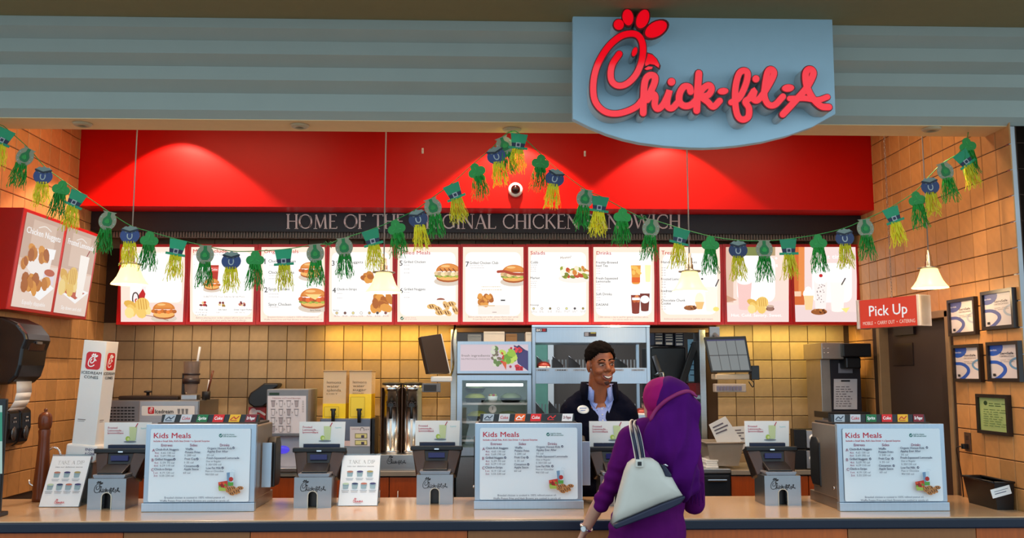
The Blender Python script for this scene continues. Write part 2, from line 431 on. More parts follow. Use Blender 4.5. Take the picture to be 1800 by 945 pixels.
# --- serif capitals (silver) on the black band and elsewhere
def serif_strokes(ch):
    T, t = .13, .05   # thick, thin
    S = lambda x, y, w=.26: [(x - w / 2, y), (x + w / 2, y)]
    V = lambda x, w=T: ([(x, .02), (x, .98)], w)
    sf = lambda *xs: [(S(x, y), .045) for x in xs for y in (.02, .98)]
    arc = lambda cx, cy, rx, ry, a0, a1, n=10: [(cx + rx * math.cos(R(a0 + (a1 - a0) * k / n)), cy + ry * math.sin(R(a0 + (a1 - a0) * k / n))) for k in range(n + 1)]
    D = {
     'H': (.86, [V(.14), V(.72), ([(.14, .52), (.72, .52)], t)] + sf(.14, .72)),
     'O': (1.0, [(arc(.5, .5, .42, .46, 20, 160), .07), (arc(.5, .5, .42, .46, 200, 340), .07), (arc(.5, .5, .42, .46, 130, 230), .12), (arc(.5, .5, .42, .46, -50, 50), .12)]),
     'M': (1.1, [([(.2, .02), (.24, .96)], t), ([(.24, .96), (.55, .06)], .12), ([(.55, .06), (.86, .96)], t), ([(.86, .96), (.92, .02)], T), (S(.2, .02), .045), (S(.92, .02), .045)]),
     'E': (.66, [V(.14), ([(.14, .97), (.56, .97)], t), ([(.14, .52), (.48, .52)], t), ([(.14, .03), (.6, .03)], t), ([(.56, .97), (.56, .85)], t), ([(.6, .03), (.62, .16)], t), (S(.1, .02, .1), .045), (S(.1, .98, .1), .045)]),
     'F': (.6, [V(.14), ([(.14, .97), (.56, .97)], t), ([(.14, .52), (.48, .52)], t), ([(.56, .97), (.56, .85)], t), (S(.14, .02), .045), (S(.1, .98, .1), .045)]),
     'T': (.8, [V(.4), ([(.05, .97), (.75, .97)], t), ([(.05, .97), (.04, .84)], t), ([(.75, .97), (.76, .84)], t), (S(.4, .02), .045)]),
     'R': (.8, [V(.14), (arc(.3, .74, .26, .24, 90, -90), .1), ([(.14, .98), (.3, .98)], t), ([(.14, .5), (.3, .5)], t), ([(.34, .5), (.74, .02)], .11), (S(.14, .02), .045), (S(.1, .98, .1), .045)]),
     'I': (.36, [V(.18)] + sf(.18)),
     'G': (.98, [(arc(.5, .5, .42, .46, 50, 310), .09), ([(.82, .42), (.82, .1)], T), (S(.82, .43, .22), .045), ([(.77, .85), (.8, .72)], t)]),
     'N': (.95, [([(.16, .02), (.16, .96)], t), ([(.14, .96), (.8, .04)], .12), ([(.8, .0), (.8, .98)], t), (S(.16, .02), .045), (S(.8, .98), .045), (S(.1, .97, .12), .045)]),
     'A': (.9, [([(.12, .02), (.43, .98)], t), ([(.43, .98), (.78, .02)], .13), ([(.24, .36), (.64, .36)], t), (S(.12, .02, .2), .045), (S(.78, .02, .24), .045)]),
     'L': (.64, [V(.14), ([(.14, .03), (.58, .03)], t), ([(.58, .03), (.6, .18)], t), (S(.1, .02, .1), .045), (S(.14, .98), .045)]),
     'C': (.88, [(arc(.5, .5, .42, .46, 48, 312), .09), ([(.77, .85), (.8, .7)], t), ([(.77, .15), (.8, .28)], t)]),
     'K': (.84, [V(.14), ([(.2, .5), (.66, .96)], t), ([(.3, .58), (.74, .02)], .11), (S(.14, .02), .045), (S(.14, .98), .045), (S(.66, .97, .2), .045)]),
     'S': (.6, [(arc(.3, .73, .21, .23, 40, 270, 8) + arc(.3, .27, .22, .24, 90, -140, 8), .09), ([(.5, .84), (.5, .74)], t), ([(.07, .2), (.06, .3)], t)]),
     'D': (.92, [V(.14), ([(.14, .97), (.4, .97)], t), ([(.14, .03), (.4, .03)], t), (arc(.4, .5, .42, .47, 90, -90), .1), (S(.1, .02, .1), .045), (S(.1, .98, .1), .045)]),
     'W': (1.25, [([(.06, .98), (.36, .03)], .12), ([(.36, .03), (.64, .96)], t), ([(.58, .98), (.88, .03)], .12), ([(.88, .03), (1.16, .98)], t), (S(.08, .98, .24), .045), (S(1.16, .98, .22), .045)]),
     'P': (.68, [V(.14), (arc(.3, .72, .28, .26, 90, -90), .1), ([(.14, .98), (.3, .98)], t), ([(.14, .46), (.3, .46)], t), (S(.14, .02), .045), (S(.1, .98, .1), .045)]),
     ' ': (.42, [])}
    return D[ch]
def serif_text(pr, s, u, v, size, col, width=None):
    tot = sum(serif_strokes(c)[0] for c in s); kx = size if width is None else width / tot; x = 0
    for c in s:
        adv, st = serif_strokes(c)
        for pts, wd in st:
            q = [Vector((u + (x + a) * kx, v - b * size)) for a, b in pts]; n = len(q); L, Q = [], []
            for i in range(n):
                tt = (q[min(i + 1, n - 1)] - q[max(i - 1, 0)]).normalized(); nn = Vector((-tt.y, tt.x)) * wd * size / 2
                L.append(q[i] + nn); Q.append(q[i] - nn)
            pr._add([tuple(a) for a in L + Q], [(i, i + 1, n + i + 1, n + i) for i in range(n - 1)], col, False)
        x += adv
pr = Print(lambda u, v: P(u, v, YBULK + .244), (0, -1, 0))
pr.k = 1
serif_text(pr, 'HOME OF THE ORIGINAL CHICKEN SANDWICH', 503, 402, 26, C(244, 234, 230), 694)
o = pr.build('lettering', band, world=False); o['label'] = 'silver serif capitals'

# ================================================================ front counter
ctr = thing('service_counter', 'long beige front counter with a navy edge and cherry wood panels', 'counter', (0, YC0, 0))
MB().box(XL + .02, XR - .012, YC0 + .012, YC1, ZCT - .035, ZCT).build('countertop', M_COUNTER, ctr, world=True, bevel=.004)
MB().box(XL + .02, XR - .012, YC0, YC0 + .03, ZCT - .060, ZCT - .006).build('edge_band', M_NAVY, ctr, world=True, bevel=.008)
xs = [XL + .02] + [P(px, 938, YC0 + .018).x for px in (217, 440, 822, 1200, 1490, 1716)] + [XR - .012]
M_WOOD2 = mat('tan_laminate', C(150, 92, 46), .4, var=.12, scale=5, aniso=(14, 14, 1.2))
for i in range(len(xs) - 1):
    MB().box(xs[i] + .002, xs[i + 1] - .002, YC0 + .018, YC0 + .07, .1, ZCT - .060).build('front_panel', M_WOOD2 if i in (1, 3, 5) else M_WOOD, ctr, world=True, bevel=.002)
MB().box(XL + .02, XR - .012, YC0 + .07, YC1 - .04, .0, ZCT - .036).build('counter_body', M_DARK, ctr, world=True)

# ================================================================ logo strokes, measured on the big sign (u right, v down)
LOGO_S = [([(375, 330), (335, 390), (322, 450), (332, 500), (370, 524), (420, 512), (470, 465), (503, 400), (518, 330), (515, 265), (490, 220), (445, 207), (380, 225), (310, 285), (255, 370), (226, 450), (216, 530), (222, 600), (248, 650), (295, 685), (355, 694), (420, 680), (480, 650), (515, 610)], 46),
 ([(520, 690), (522, 600), (530, 500), (555, 462), (588, 466), (590, 500), (566, 560), (545, 610)], 42),
 ([(545, 610), (578, 575), (594, 592), (590, 640), (608, 665), (640, 640), (668, 585), (680, 552), (666, 610), (668, 650), (696, 660), (735, 620)], 40),
 ([(808, 560), (800, 532), (768, 530), (742, 570), (740, 620), (770, 646), (810, 640), (848, 605)], 42),
 ([(858, 448), (850, 560), (845, 675)], 44), ([(850, 600), (880, 545), (918, 520), (936, 542), (918, 578), (880, 595), (912, 622), (945, 652), (985, 615)], 40),
 ([(1055, 625), (1105, 595), (1145, 510), (1154, 448), (1130, 432), (1100, 455), (1080, 540), (1080, 640), (1095, 708), (1125, 730), (1158, 712), (1162, 660), (1140, 622), (1165, 600), (1196, 552), (1186, 600), (1210, 614), (1240, 585), (1282, 520), (1314, 452), (1298, 425), (1275, 442), (1260, 520), (1256, 590), (1280, 638), (1320, 640), (1368, 590)], 40),
 ([(1368, 698), (1440, 620), (1510, 540), (1552, 460), (1545, 428), (1520, 427), (1506, 460), (1515, 530), (1550, 600), (1600, 648), (1648, 654)], 42),
 ([(1410, 602), (1500, 600), (1580, 610), (1640, 592)], 36)]
LOGO_E = [(372, 152, 36, 36, 0), (427, 108, 38, 56, -8), (517, 118, 42, 68, 22), (598, 180, 84, 50, -30), (468, 317, 17, 32, 20), (692, 500, 27, 27, 0), (1005, 557, 38, 23, -5), (1205, 482, 25, 25, 0), (1400, 538, 43, 26, -5)]
LOGO_P = [[(545, 322), (575, 330), (605, 360), (625, 400), (620, 420), (590, 398), (560, 393), (530, 408), (524, 390), (538, 350)], [(524, 421), (550, 405), (582, 408), (575, 422), (540, 430)]]
def logo(pr, u, v, wd, col, only_c=False, k=1.0):
    s = wd / ((700 - 190) if only_c else (1670 - 190)); f = lambda a, b: (u + (a - 190) * s, v + (b - 50) * s)
    for pts, w in (LOGO_S[:1] if only_c else LOGO_S): pr.line([f(*p) for p in pts], w * s * k, col, 3)
    for e in (LOGO_E[:5] if only_c else LOGO_E): pr.poly(ell_poly(*f(e[0], e[1]), e[2] * s, e[3] * s, e[4], 12), col)
    for p in LOGO_P: pr.poly([f(*q) for q in p], col)
YS = 4.68
sign = thing('shop_sign', 'large pale blue hanging sign panel with glowing red script letters', 'sign', P(1237, 260, YS))
ol = [(1007, 25), (1463, 25), (1469, 200)] + [(980 + a / 3.4615, b / 3.4615) for a, b in ((1550, 772), (1400, 825), (1250, 862), (1100, 885), (980, 896), (890, 900), (800, 898), (650, 888), (500, 868), (400, 846), (300, 815), (200, 775), (93, 722))]
poly = [(P(a, b, YS).x, P(a, b, YS).z) for a, b in ol]
MB().prism(poly, YS, YS + .05).build('panel', mat('sign_panel_blue', C(176, 206, 220), .45, var=.03), sign, world=True, bevel=.004)
bx = [v[0] for v in poly]
for x in (min(bx) + .25, max(bx) - .33): MB().box(x, x + .08, YS + .05, 4.77, P(1237, 60, YS).z, P(1237, 40, YS).z).build('bracket', M_DARK, sign, world=True)
M_FACE = mat('red_acrylic_face', C(235, 4, 22), .12, emit=.55, emit_col=C(255, 0, 30), var=.02, spec=.4, coat=.45)
M_TRIM = mat('red_letter_trim', C(110, 4, 8), .4); M_RET = mat('letter_return', C(196, 204, 206), .5)
YL = YS - .11
def q2(a, b): p = P(980 + a / 3.4615, b / 3.4615, YL); return (p.x, p.z)
SS = (q2(1000, 500)[0] - q2(900, 500)[0]) / 100
def letter(name, outline_strips, outlines):
    """channel letter: white return, dark trim, glowing face"""
    root_ret = MB(); tr = MB(); fc = MB()
    for pts, wd in outline_strips:
        for mb, k, y0, y1 in ((root_ret, 1.0, YL + .006, YS), (tr, 1.06, YL - .004, YL + .006), (fc, .80, YL - .008, YL - .003)):
            L, Rr, a, b = ribbon_poly([q2(*p) for p in pts], wd * SS * k * (1.0 if wd > 45 else 1.18), 5); n = len(L)
            ring = [tuple(x) for x in L] + [tuple(x) for x in a] + [tuple(x) for x in Rr[::-1]] + [tuple(x) for x in b]; m = len(ring)
            idx = list(range(n)) + [n] * len(a) + list(range(n - 1, -1, -1)) + [0] * len(b); vs = [(u, y0 - idx[i] * 2e-5, v) for i, (u, v) in enumerate(ring)] + [(u, y1, v) for u, v in ring]
            c = n + len(a)          # ring index of Rr[-1]
            fs = [(i, i + 1, c + n - 2 - i, c + n - 1 - i) for i in range(n - 1)]
            fs.append(list(range(n - 1, c + 1))); fs.append(list(range(c + n - 1, m)) + [0])
            fs += [(i, m + i, m + (i + 1) % m, (i + 1) % m) for i in range(m)]
            mb.add(vs, fs)
    for pg in outlines:
        cx = sum(p[0] for p in pg) / len(pg); cy = sum(p[1] for p in pg) / len(pg)
        for mb, k, y0, y1 in ((root_ret, 1.0, YL + .006, YS), (tr, 1.05, YL - .004, YL + .006), (fc, .86, YL - .008, YL - .003)):
            mb.prism([q2(cx + (a - cx) * k, cy + (b - cy) * k) for a, b in pg], y0, y1)
    a = fc.build(name, M_FACE, sign, world=True, fix=True); tr_o = tr.build('letter_trim', M_TRIM, sign, world=True); rt = root_ret.build('letter_return', M_RET, sign, world=True)
    tr_o.parent = a; rt.parent = a
    return a
letter('letter_face', LOGO_S[:1], LOGO_P + [ell_poly(*LOGO_E[4])])['label'] = 'bird-headed red capital with beak and eye'
for e in LOGO_E[:4]: letter('comb_feather', [], [ell_poly(*e)])
letter('letter_face', LOGO_S[1:3], [ell_poly(*LOGO_E[5])]); letter('letter_face', LOGO_S[3:4], []); letter('letter_face', LOGO_S[4:6], [])
letter('hyphen', [], [ell_poly(*LOGO_E[6])]); letter('letter_face', LOGO_S[6:7], [ell_poly(*LOGO_E[7])]); letter('hyphen', [], [ell_poly(*LOGO_E[8])]); letter('letter_face', LOGO_S[7:], [])

# ================================================================ food prints (u,v in zoom pixels, s = size)
RED, INK, GREY, WHITE = C(186, 20, 26), C(40, 36, 40), C(150, 140, 136), (1, 1, 1, 1)
BUN, BUND, BUNL = C(206, 120, 44), C(170, 84, 26), C(236, 176, 96)
def bun_sandwich(p, u, v, s, fill, leaf=True, half=1.0):
    p.ell(u, v + .42 * s, .62 * s, .2 * s, C(214, 198, 182))
    p.ell(u, v + .26 * s, .52 * s, .2 * s, BUND); p.ell(u, v + .21 * s, .51 * s, .17 * s, BUNL)
    if leaf:
        for k in range(9): p.ell(u - .5 * s + k * .125 * s, v + .17 * s + (k % 2) * .03 * s, .09 * s, .06 * s, (C(120, 140, 40), C(170, 180, 70))[k % 2])
    for k in range(8): p.ell(u - .5 * s + k * .143 * s, v + .07 * s + (k % 3) * .02 * s, .11 * s, .09 * s, (fill, tuple(x * .72 for x in fill[:3]) + (1,), tuple(min(1, x * 1.3) for x in fill[:3]) + (1,))[k % 3])
    top = [(u + .53 * s * math.cos(R(a)), v - .02 * s + .34 * s * math.sin(R(a))) for a in range(180, 361, 12)]
    p.poly(top, BUN); p.poly([(u + (a - u) * .78, v - .08 * s + (b - v) * .7) for a, b in top], C(222, 140, 62)); p.ell(u - .12 * s, v - .24 * s, .2 * s, .05 * s, C(240, 190, 120))
def lumps(p, u, v, w, h, n, cols, seed=1, r=None):
    rd = random.Random(seed); r = r or w * .16
    for k in range(n):
        a, b = u + (rd.random() - .5) * w, v + (rd.random() - .5) * h
        p.ell(a, b, r * (.8 + .5 * rd.random()), r * (.6 + .4 * rd.random()), cols[k % len(cols)], rd.random() * 90, 9)
FRY = [C(196, 120, 40), C(222, 150, 62), C(170, 92, 28)]
WAF = [C(236, 196, 104), C(222, 172, 76), C(244, 216, 140)]
def waffle(p, u, v, s):
    lumps(p, u, v, s * .9, s * .5, 7, WAF, 3, s * .28)
    p.ell(u + .25 * s, v - .25 * s, .36 * s, .34 * s, WAF[0])
    for k in range(4): p.line([(u + (.02 + k * .13) * s, v - .5 * s), (u + (.08 + k * .13) * s, v)], .035 * s, C(200, 140, 50), 1)
def glass(p, u, v, w, h, col, top=None, straw=None):
    p.poly([(u - w * .5, v - h / 2), (u + w * .5, v - h / 2), (u + w * .38, v + h / 2), (u - w * .38, v + h / 2)], col); p.ell(u, v + h / 2, w * .38, w * .1, col)
    if top: p.ell(u, v - h / 2, w * .5, w * .22, top)
    if straw: p.line([(u + w * .1, v - h * .5), (u + w * .45, v - h * .85)], w * .1, straw, 1)
def cookie(p, u, v, s): p.ell(u, v, s, s * .38, C(150, 84, 36)); lumps(p, u, v - .05 * s, s * 1.4, s * .4, 9, [C(90, 44, 20), C(190, 120, 60)], 5, s * .14)
def greylines(p, u, v, w, n, dv, col=None, h=4):
    for k in range(n):
        rd = random.Random(k + int(u)); x = u
        while x < u + w * (.55 + .45 * rd.random()):
            l = 6 + rd.random() * 16; p.rect(x, v + k * dv, x + l, v + k * dv + h, col or C(170, 160, 158)); x += l + 5

# ================================================================ menu boards
edges = [(212.5, 325), (334, 447), (458, 571), (578.5, 690), (698.5, 805.4), (813.5, 920), (928.5, 1035), (1043, 1150), (1159, 1266.3), (1276, 1386.4), (1395, 1506)]
ZO = {'A': (190, 410, 5.559), 'B': (440, 410, 5.559), 'C': (680, 410, 5.558), 'D': (910, 410, 5.558), 'E': (1140, 410, 4.615)}
labels = ['menu board picturing waffle fries, a sandwich and a spotted cup', 'menu board headed in red about what meals include, with a red drink', 'menu board of numbered meals 1 and 2 with two fried sandwiches', 'menu board of numbered meals 3 and 4 with nuggets and strips',
          'menu board of grilled meals 5 and 6', 'menu board of numbered meal 7, a grilled club sandwich', 'menu board headed Salads', 'menu board headed Drinks', 'menu board of treats with a cookie and a cone', 'menu board picturing a pink milkshake and waffle fries', 'menu board picturing a cone, a cherry-topped shake and a cookie']
LITV = 1.12
PEACH_FALLOFF, CREAM = C(255, 226, 206), C(255, 252, 248)
def menu_print(i, u):
    a, b = edges[i]
    zk = 'AABBCCDDEEE'[i]; x0, y0, s = ZO[zk]
    p = Print(lambda q, r: P(x0 + q / s, y0 + r / s, YMENU - .004), (0, -1, 0))
    L, Rr, T, B = (a - x0) * s, (b - x0) * s, (434 - y0) * s, (565.5 - y0) * s
    p.clip = (L, T, Rr, B)
    p.rect(L, T, Rr, B, PEACH_FALLOFF)
    if 0 < i < 9: p.rrect(L + 26, T + 50, Rr - 26, B - 60, 60, CREAM)  # pale centre over peach edges: backlight falloff put into the print colours
    tx = lambda t, uu, vv, sz, c=INK, **k: p.text(t, uu, vv, sz, c, **{**dict(bold=.012 if len(t) == 1 else (.007 if c is INK else 0)), **k})
    if i == 0:
        p.rect(L, T, Rr, B, C(250, 222, 206)); p.rrect(L + 90, T + 60, Rr - 30, B - 190, 50, CREAM); p.poly([(L, 690), (L + 100, 670), (Rr, 690), (Rr, B), (L, B)], C(240, 214, 204))
        tx('CHICKEN', 470, 215, 50, C(255, 250, 245), align='c')
        p.poly([(235, 500), (375, 500), (362, 690), (248, 690)], C(240, 232, 230)); p.poly([(300, 600), (340, 540), (366, 590), (350, 660), (305, 680)], RED)
        for e in ((245, 545, 14, 30, -20), (275, 530, 14, 34, 5), (310, 535, 14, 30, 30)): p.ell(e[0], e[1], e[2], e[3], WHITE, e[4])
        p.line([(250, 690), (240, 640), (250, 590), (275, 580), (295, 610), (300, 680)], 12, C(60, 40, 40)); p.line([(272, 690), (268, 650), (280, 640)], 12, RED)
        waffle(p, 290, 740, 190); bun_sandwich(p, 548, 745, 205, C(206, 110, 34), False); p.line([(370, 800), (480, 820), (590, 850)], 6, C(150, 110, 90))
    if i == 1:
        tx('Meals Include', 832, 190, 50, RED, w=330, bold=.01); tx('Waffle Potato Fries + Tea', 834, 216, 24, GREY, w=290)
        p.rect(L + 40, 300, L + 45, 304, GREY)
        glass(p, 1038, 380, 90, 140, C(176, 40, 26)); p.rect(1000, 330, 1078, 372, C(220, 90, 80)); tx('Coke', 1038, 362, 30, WHITE, align='c')
        bun_sandwich(p, 1015, 490, 140, C(206, 110, 34), False)
        tx('SUBSTITUTE Your Side for $1.66 More', 1135, 626, 24, GREY, align='c', w=400)
        for u0, t, nm in ((935, RED, 'Fruit Cup'), (1120, C(160, 120, 30), 'Side Salad'), (1320, C(190, 110, 90), 'Greek Yogurt Parfait')):
            lumps(p, u0, 690, 60, 34, 8, [t, C(120, 40, 40), C(230, 200, 150)], int(u0), 14); tx(nm, u0, 752, 21, INK, align='c')
        tx('M 3.55  65 cal', 860, 780, 20, GREY); tx('L 5.79  80 cal', 860, 803, 20, INK); tx('3.69', 1060, 780, 20, GREY); tx('3.85  250 cal', 1240, 780, 20, GREY)
        tx('Before placing your order, please inform your server', 1135, 832, 24, GREY, align='c', w=540); tx('if a person in your party has a food allergy.', 1135, 856, 24, GREY, align='c', w=440)
    if i == 2:
        tx('Original Meals', 135, 192, 50, RED, w=335, bold=.008); tx('1', 140, 300, 78); tx('2', 138, 575, 72)
        for t, vv in (('Chick-n Chicken', 284), ('Chick-n Deluxe', 394), ('Spicy Deluxe', 556), ('Spicy Chicken', 706)): tx(t, 178, vv, 40, INK)
        for vv in (310, 410, 440, 590, 620, 720): greylines(p, 182, vv, 150, 1, 20)
        bun_sandwich(p, 590, 350, 190, C(196, 96, 36), False); bun_sandwich(p, 622, 625, 245, C(206, 90, 30)); p.poly([(540, 596), (700, 596), (640, 650), (580, 622)], C(246, 208, 130)); tx('Spicy Deluxe', 640, 758, 20, INK, align='c')
        tx('Breaded chicken is cooked in 100% refined peanut oil.', 425, 826, 24, GREY, align='c', w=500); tx('Waffle Potato Fries and Hash Browns are cooked in canola oil.', 425, 850, 24, GREY, align='c', w=570)
    if i == 3:
        tx('3', 797, 315, 72); tx('4', 803, 580, 72); tx('Chick Nuggets', 836, 292, 36, w=266); tx('Chick-n-Strips', 845, 556, 34, w=195)
        for vv in (312, 360, 585, 630): greylines(p, 850, vv, 70, 1, 20)
        lumps(p, 1175, 430, 150, 60, 9, FRY, 4, 34); lumps(p, 1290, 680, 190, 110, 12, FRY, 8, 52)
        tx('Sauces', 810, 757, 22)
        for k, (uu, cc) in enumerate(((847, C(214, 190, 130)), (928, C(110, 60, 50)), (1007, C(220, 206, 130)), (1086, C(250, 244, 236)), (1166, C(190, 150, 80)), (1245, C(60, 44, 44)), (1325, C(130, 50, 40)))):
            p.ell(uu, 778, 15, 15, GREY); p.ell(uu, 778, 11, 11, cc); greylines(p, uu - 26, 800, 60, 2, 10, GREY, 4)
    if i == 4:
        tx('Grilled Meals', 105, 205, 50, RED, w=320, bold=.008); tx('5', 125, 315, 72); tx('6', 128, 582, 70)
        tx('Grilled Chicken', 166, 290, 35, w=212); tx('Grilled Nuggets', 168, 556, 34, w=208)
        for k in range(3): p.ell(130 + k * 14, 240, 4, 4, GREY)
        for vv in (306, 345, 385, 575, 625): greylines(p, 168, vv, 60, 1, 20)
        bun_sandwich(p, 600, 375, 225, C(226, 196, 150))
        for k in range(4): p.line([(520 + k * 42, 345), (545 + k * 42, 375)], 9, C(120, 60, 26), 1)
        p.ell(527, 648, 40, 16, C(150, 74, 50)); p.poly([(490, 650), (565, 650), (555, 690), (500, 690)], C(244, 236, 228))
        for k, (uu, vv) in enumerate(((440, 715), (500, 740), (580, 705), (630, 690), (590, 775), (670, 750), (520, 775))):
            p.ell(uu, vv, 48, 27, C(226, 180, 110), 30 * (k % 3)); p.line([(uu - 20, vv - 12), (uu - 6, vv + 14)], 10, C(110, 54, 24), 1); p.line([(uu + 4, vv - 14), (uu + 18, vv + 12)], 10, C(110, 54, 24), 1)
        p.ell(150, 830, 17, 17, C(30, 90, 50)); p.line([(142, 830), (149, 837), (160, 822)], 5, WHITE, 1); tx('look for choices', 174, 828, 17, GREY); tx('500 cal and under', 174, 844, 17, GREY)
    if i == 5:
        tx('7', 770, 325, 72); tx('Grilled Chicken Club', 808, 299, 36, w=280); greylines(p, 812, 314, 170, 2, 22)
        bun_sandwich(p, 1240, 385, 215, C(220, 180, 130)); p.line([(1085, 375), (1150, 372), (1230, 395), (1330, 400)], 26, C(170, 60, 34))
        p.rect(890, 700, 1200, 795, C(246, 230, 220)); lumps(p, 970, 655, 120, 90, 26, FRY, 12, 26); p.rect(890, 702, 1055, 712, C(220, 190, 150)); p.rect(1030, 768, 1072, 774, GREY); p.rect(1112, 648, 1156, 661, INK)
        greylines(p, 925, 518, 250, 2, 30, C(220, 206, 180), 9)
        tx('Before placing your order, please inform your server', 1042, 824, 24, GREY, align='c', w=490); tx('if a person in your party has a food allergy.', 1042, 846, 24, GREY, align='c', w=400)
    if i == 6:
        tx('Salads', 125, 207, 50, RED, w=142, bold=.008); tx('Mmmm!', 420, 252, 36, C(120, 90, 60), w=105, rot=-6); tx('Cobb', 125, 293, 34, w=74); tx('Market', 124, 446, 34, w=92)
        for vv in (308, 466): greylines(p, 125, vv, 60, 4, 20); 
        p.ell(560, 440, 165, 46, C(240, 232, 222)); lumps(p, 560, 385, 260, 90, 46, [C(150, 160, 50), C(190, 70, 40), C(246, 230, 200), C(210, 130, 50), C(120, 130, 40), C(250, 240, 220)], 21, 24)
        tx('Dressings', 122, 707, 22)
        for k in range(7): p.ell(155 + k * 80, 735, 13, 13, GREY); p.ell(155 + k * 80, 735, 9, 9, (C(220, 206, 140), C(240, 230, 220), C(130, 110, 50), WHITE, C(220, 220, 130), C(60, 60, 70), C(160, 140, 60))[k]); greylines(p, 130 + k * 80, 756, 55, 2, 11, GREY, 4)
    if i == 7:
        tx('Drinks', 770, 208, 50, RED, w=143, bold=.008)
        for t, vv in (('Freshly-Brewed', 295), ('Iced Tea', 326), ('Fresh-Squeezed', 450), ('Lemonade', 480), ('Soft Drinks', 604), ('DASANI', 707)): tx(t, 766, vv, 34, INK)
        for vv in (342, 366, 392, 495, 522, 550, 625, 650, 730): greylines(p, 768, vv, 30, 1, 20)
        glass(p, 1153, 400, 96, 175, C(226, 150, 54)); p.rect(1112, 430, 1194, 480, C(222, 96, 24)); lumps(p, 1153, 360, 70, 60, 8, [C(240, 190, 90)], 2, 20); glass(p, 1270, 390, 60, 160, C(250, 244, 176))
        glass(p, 1240, 670, 96, 165, C(110, 34, 20)); p.ell(1240, 645, 44, 38, WHITE); glass(p, 1150, 690, 92, 175, C(130, 36, 18)); lumps(p, 1150, 640, 70, 70, 10, [C(190, 90, 40), C(220, 130, 70)], 6, 18); p.rect(1115, 628, 1190, 652, WHITE)
        tx('2,000 calories a day is used for general nutrition advice,', 1030, 825, 22, GREY, align='c', w=490); tx('but calorie needs vary.', 1030, 848, 22, GREY, align='c', w=200)
    if i == 8:
        tx('Treats', 104, 172, 46, RED, w=120, bold=.008)
        for t, vv, ww in (('Hand-Spun Milkshakes', 242, 290), ('Frosted Lemonade', 380, 200), ('Icedream Cone', 476, 178), ('Chocolate Chunk', 552, 196), ('Cookie', 577, 78)): tx(t, 102, vv, 29, INK, w=ww)
        for vv in (278, 296, 318, 338, 392, 412, 434, 490, 512, 590, 612): greylines(p, 103, vv, 40, 1, 20)
        cookie(p, 338, 604, 54); p.ell(410, 540, 36, 60, C(250, 238, 210)); p.poly([(374, 556), (450, 556), (432, 615), (392, 615)], C(236, 190, 120)); glass(p, 505, 530, 105, 190, C(255, 250, 226)); p.line([(542, 428), (566, 376)], 10, C(70, 64, 66), 1); p.ell(545, 614, 25, 18, C(244, 220, 120)); p.ell(432, 370, 9, 7, INK)
        tx('Additional nutrition information available upon request.', 322, 700, 20, GREY, align='c', w=400)
    if i == 9:
        p.rect(L, T, Rr, B, C(244, 216, 204)); p.rrect(L + 90, T + 70, Rr - 110, 560, 70, CREAM); p.rect(L + 150, T, L + 260, 180, C(120, 130, 70)); p.rect(L + 290, T, L + 400, 180, C(176, 150, 110)); p.rect(L, T, L + 60, 560, C(216, 180, 160)); p.poly([(L, 585), (Rr, 540), (Rr, B), (L, B)], C(238, 212, 206)); p.poly([(L, 500), (L + 90, 540), (L, 560)], C(200, 150, 120))
        tx('Milkshakes +', 785, 217, 44, C(255, 253, 250), w=262, bold=.02); tx('Waffle Fries', 785, 272, 44, C(255, 253, 250), w=262, bold=.02)
        glass(p, 778, 500, 118, 220, C(238, 196, 190), top=C(255, 246, 240)); p.ell(778, 380, 46, 24, CREAM); waffle(p, 890, 590, 130); p.ell(985, 612, 34, 18, C(110, 60, 40)); p.poly([(955, 590), (1015, 590), (1005, 628), (965, 628)], C(150, 110, 94)); p.ell(985, 590, 30, 9, C(200, 170, 150))
        tx('Hot. Cold. Savory. Sweet.', 875, 675, 34, C(255, 254, 252), align='c', w=410, bold=.01)
    if i == 10:
        p.rect(L, T, Rr, B, C(238, 214, 210)); p.rect(L, T, L + 88, 580, C(206, 100, 44)); p.rect(L + 40, T, L + 88, 500, C(226, 136, 70)); p.rrect(L + 150, T + 130, Rr - 40, 560, 60, CREAM); p.poly([(L, 585), (Rr, 640), (Rr, B), (L, B)], C(232, 208, 206)); p.rect(L, 470, L + 60, 510, C(238, 200, 170))
        tx('Treat time', 1330, 205, 48, C(255, 253, 250), w=270, bold=.015)
        p.ell(1295, 490, 42, 44, CREAM); p.ell(1295, 455, 26, 24, CREAM); p.poly([(1258, 505), (1338, 505), (1326, 620), (1272, 620)], C(240, 206, 150))
        glass(p, 1395, 490, 112, 230, C(244, 234, 230)); lumps(p, 1395, 490, 60, 170, 22, [C(150, 130, 130)], 9, 5); p.ell(1395, 378, 52, 34, CREAM); p.ell(1395, 343, 15, 14, C(190, 30, 36)); glass(p, 1530, 510, 124, 230, C(255, 253, 236)); p.line([(1564, 415), (1592, 366)], 11, C(90, 82, 84), 1); p.poly([(1560, 610), (1630, 600), (1600, 645)], C(246, 228, 140)); cookie(p, 1380, 636, 66)
    return p
rt0 = None
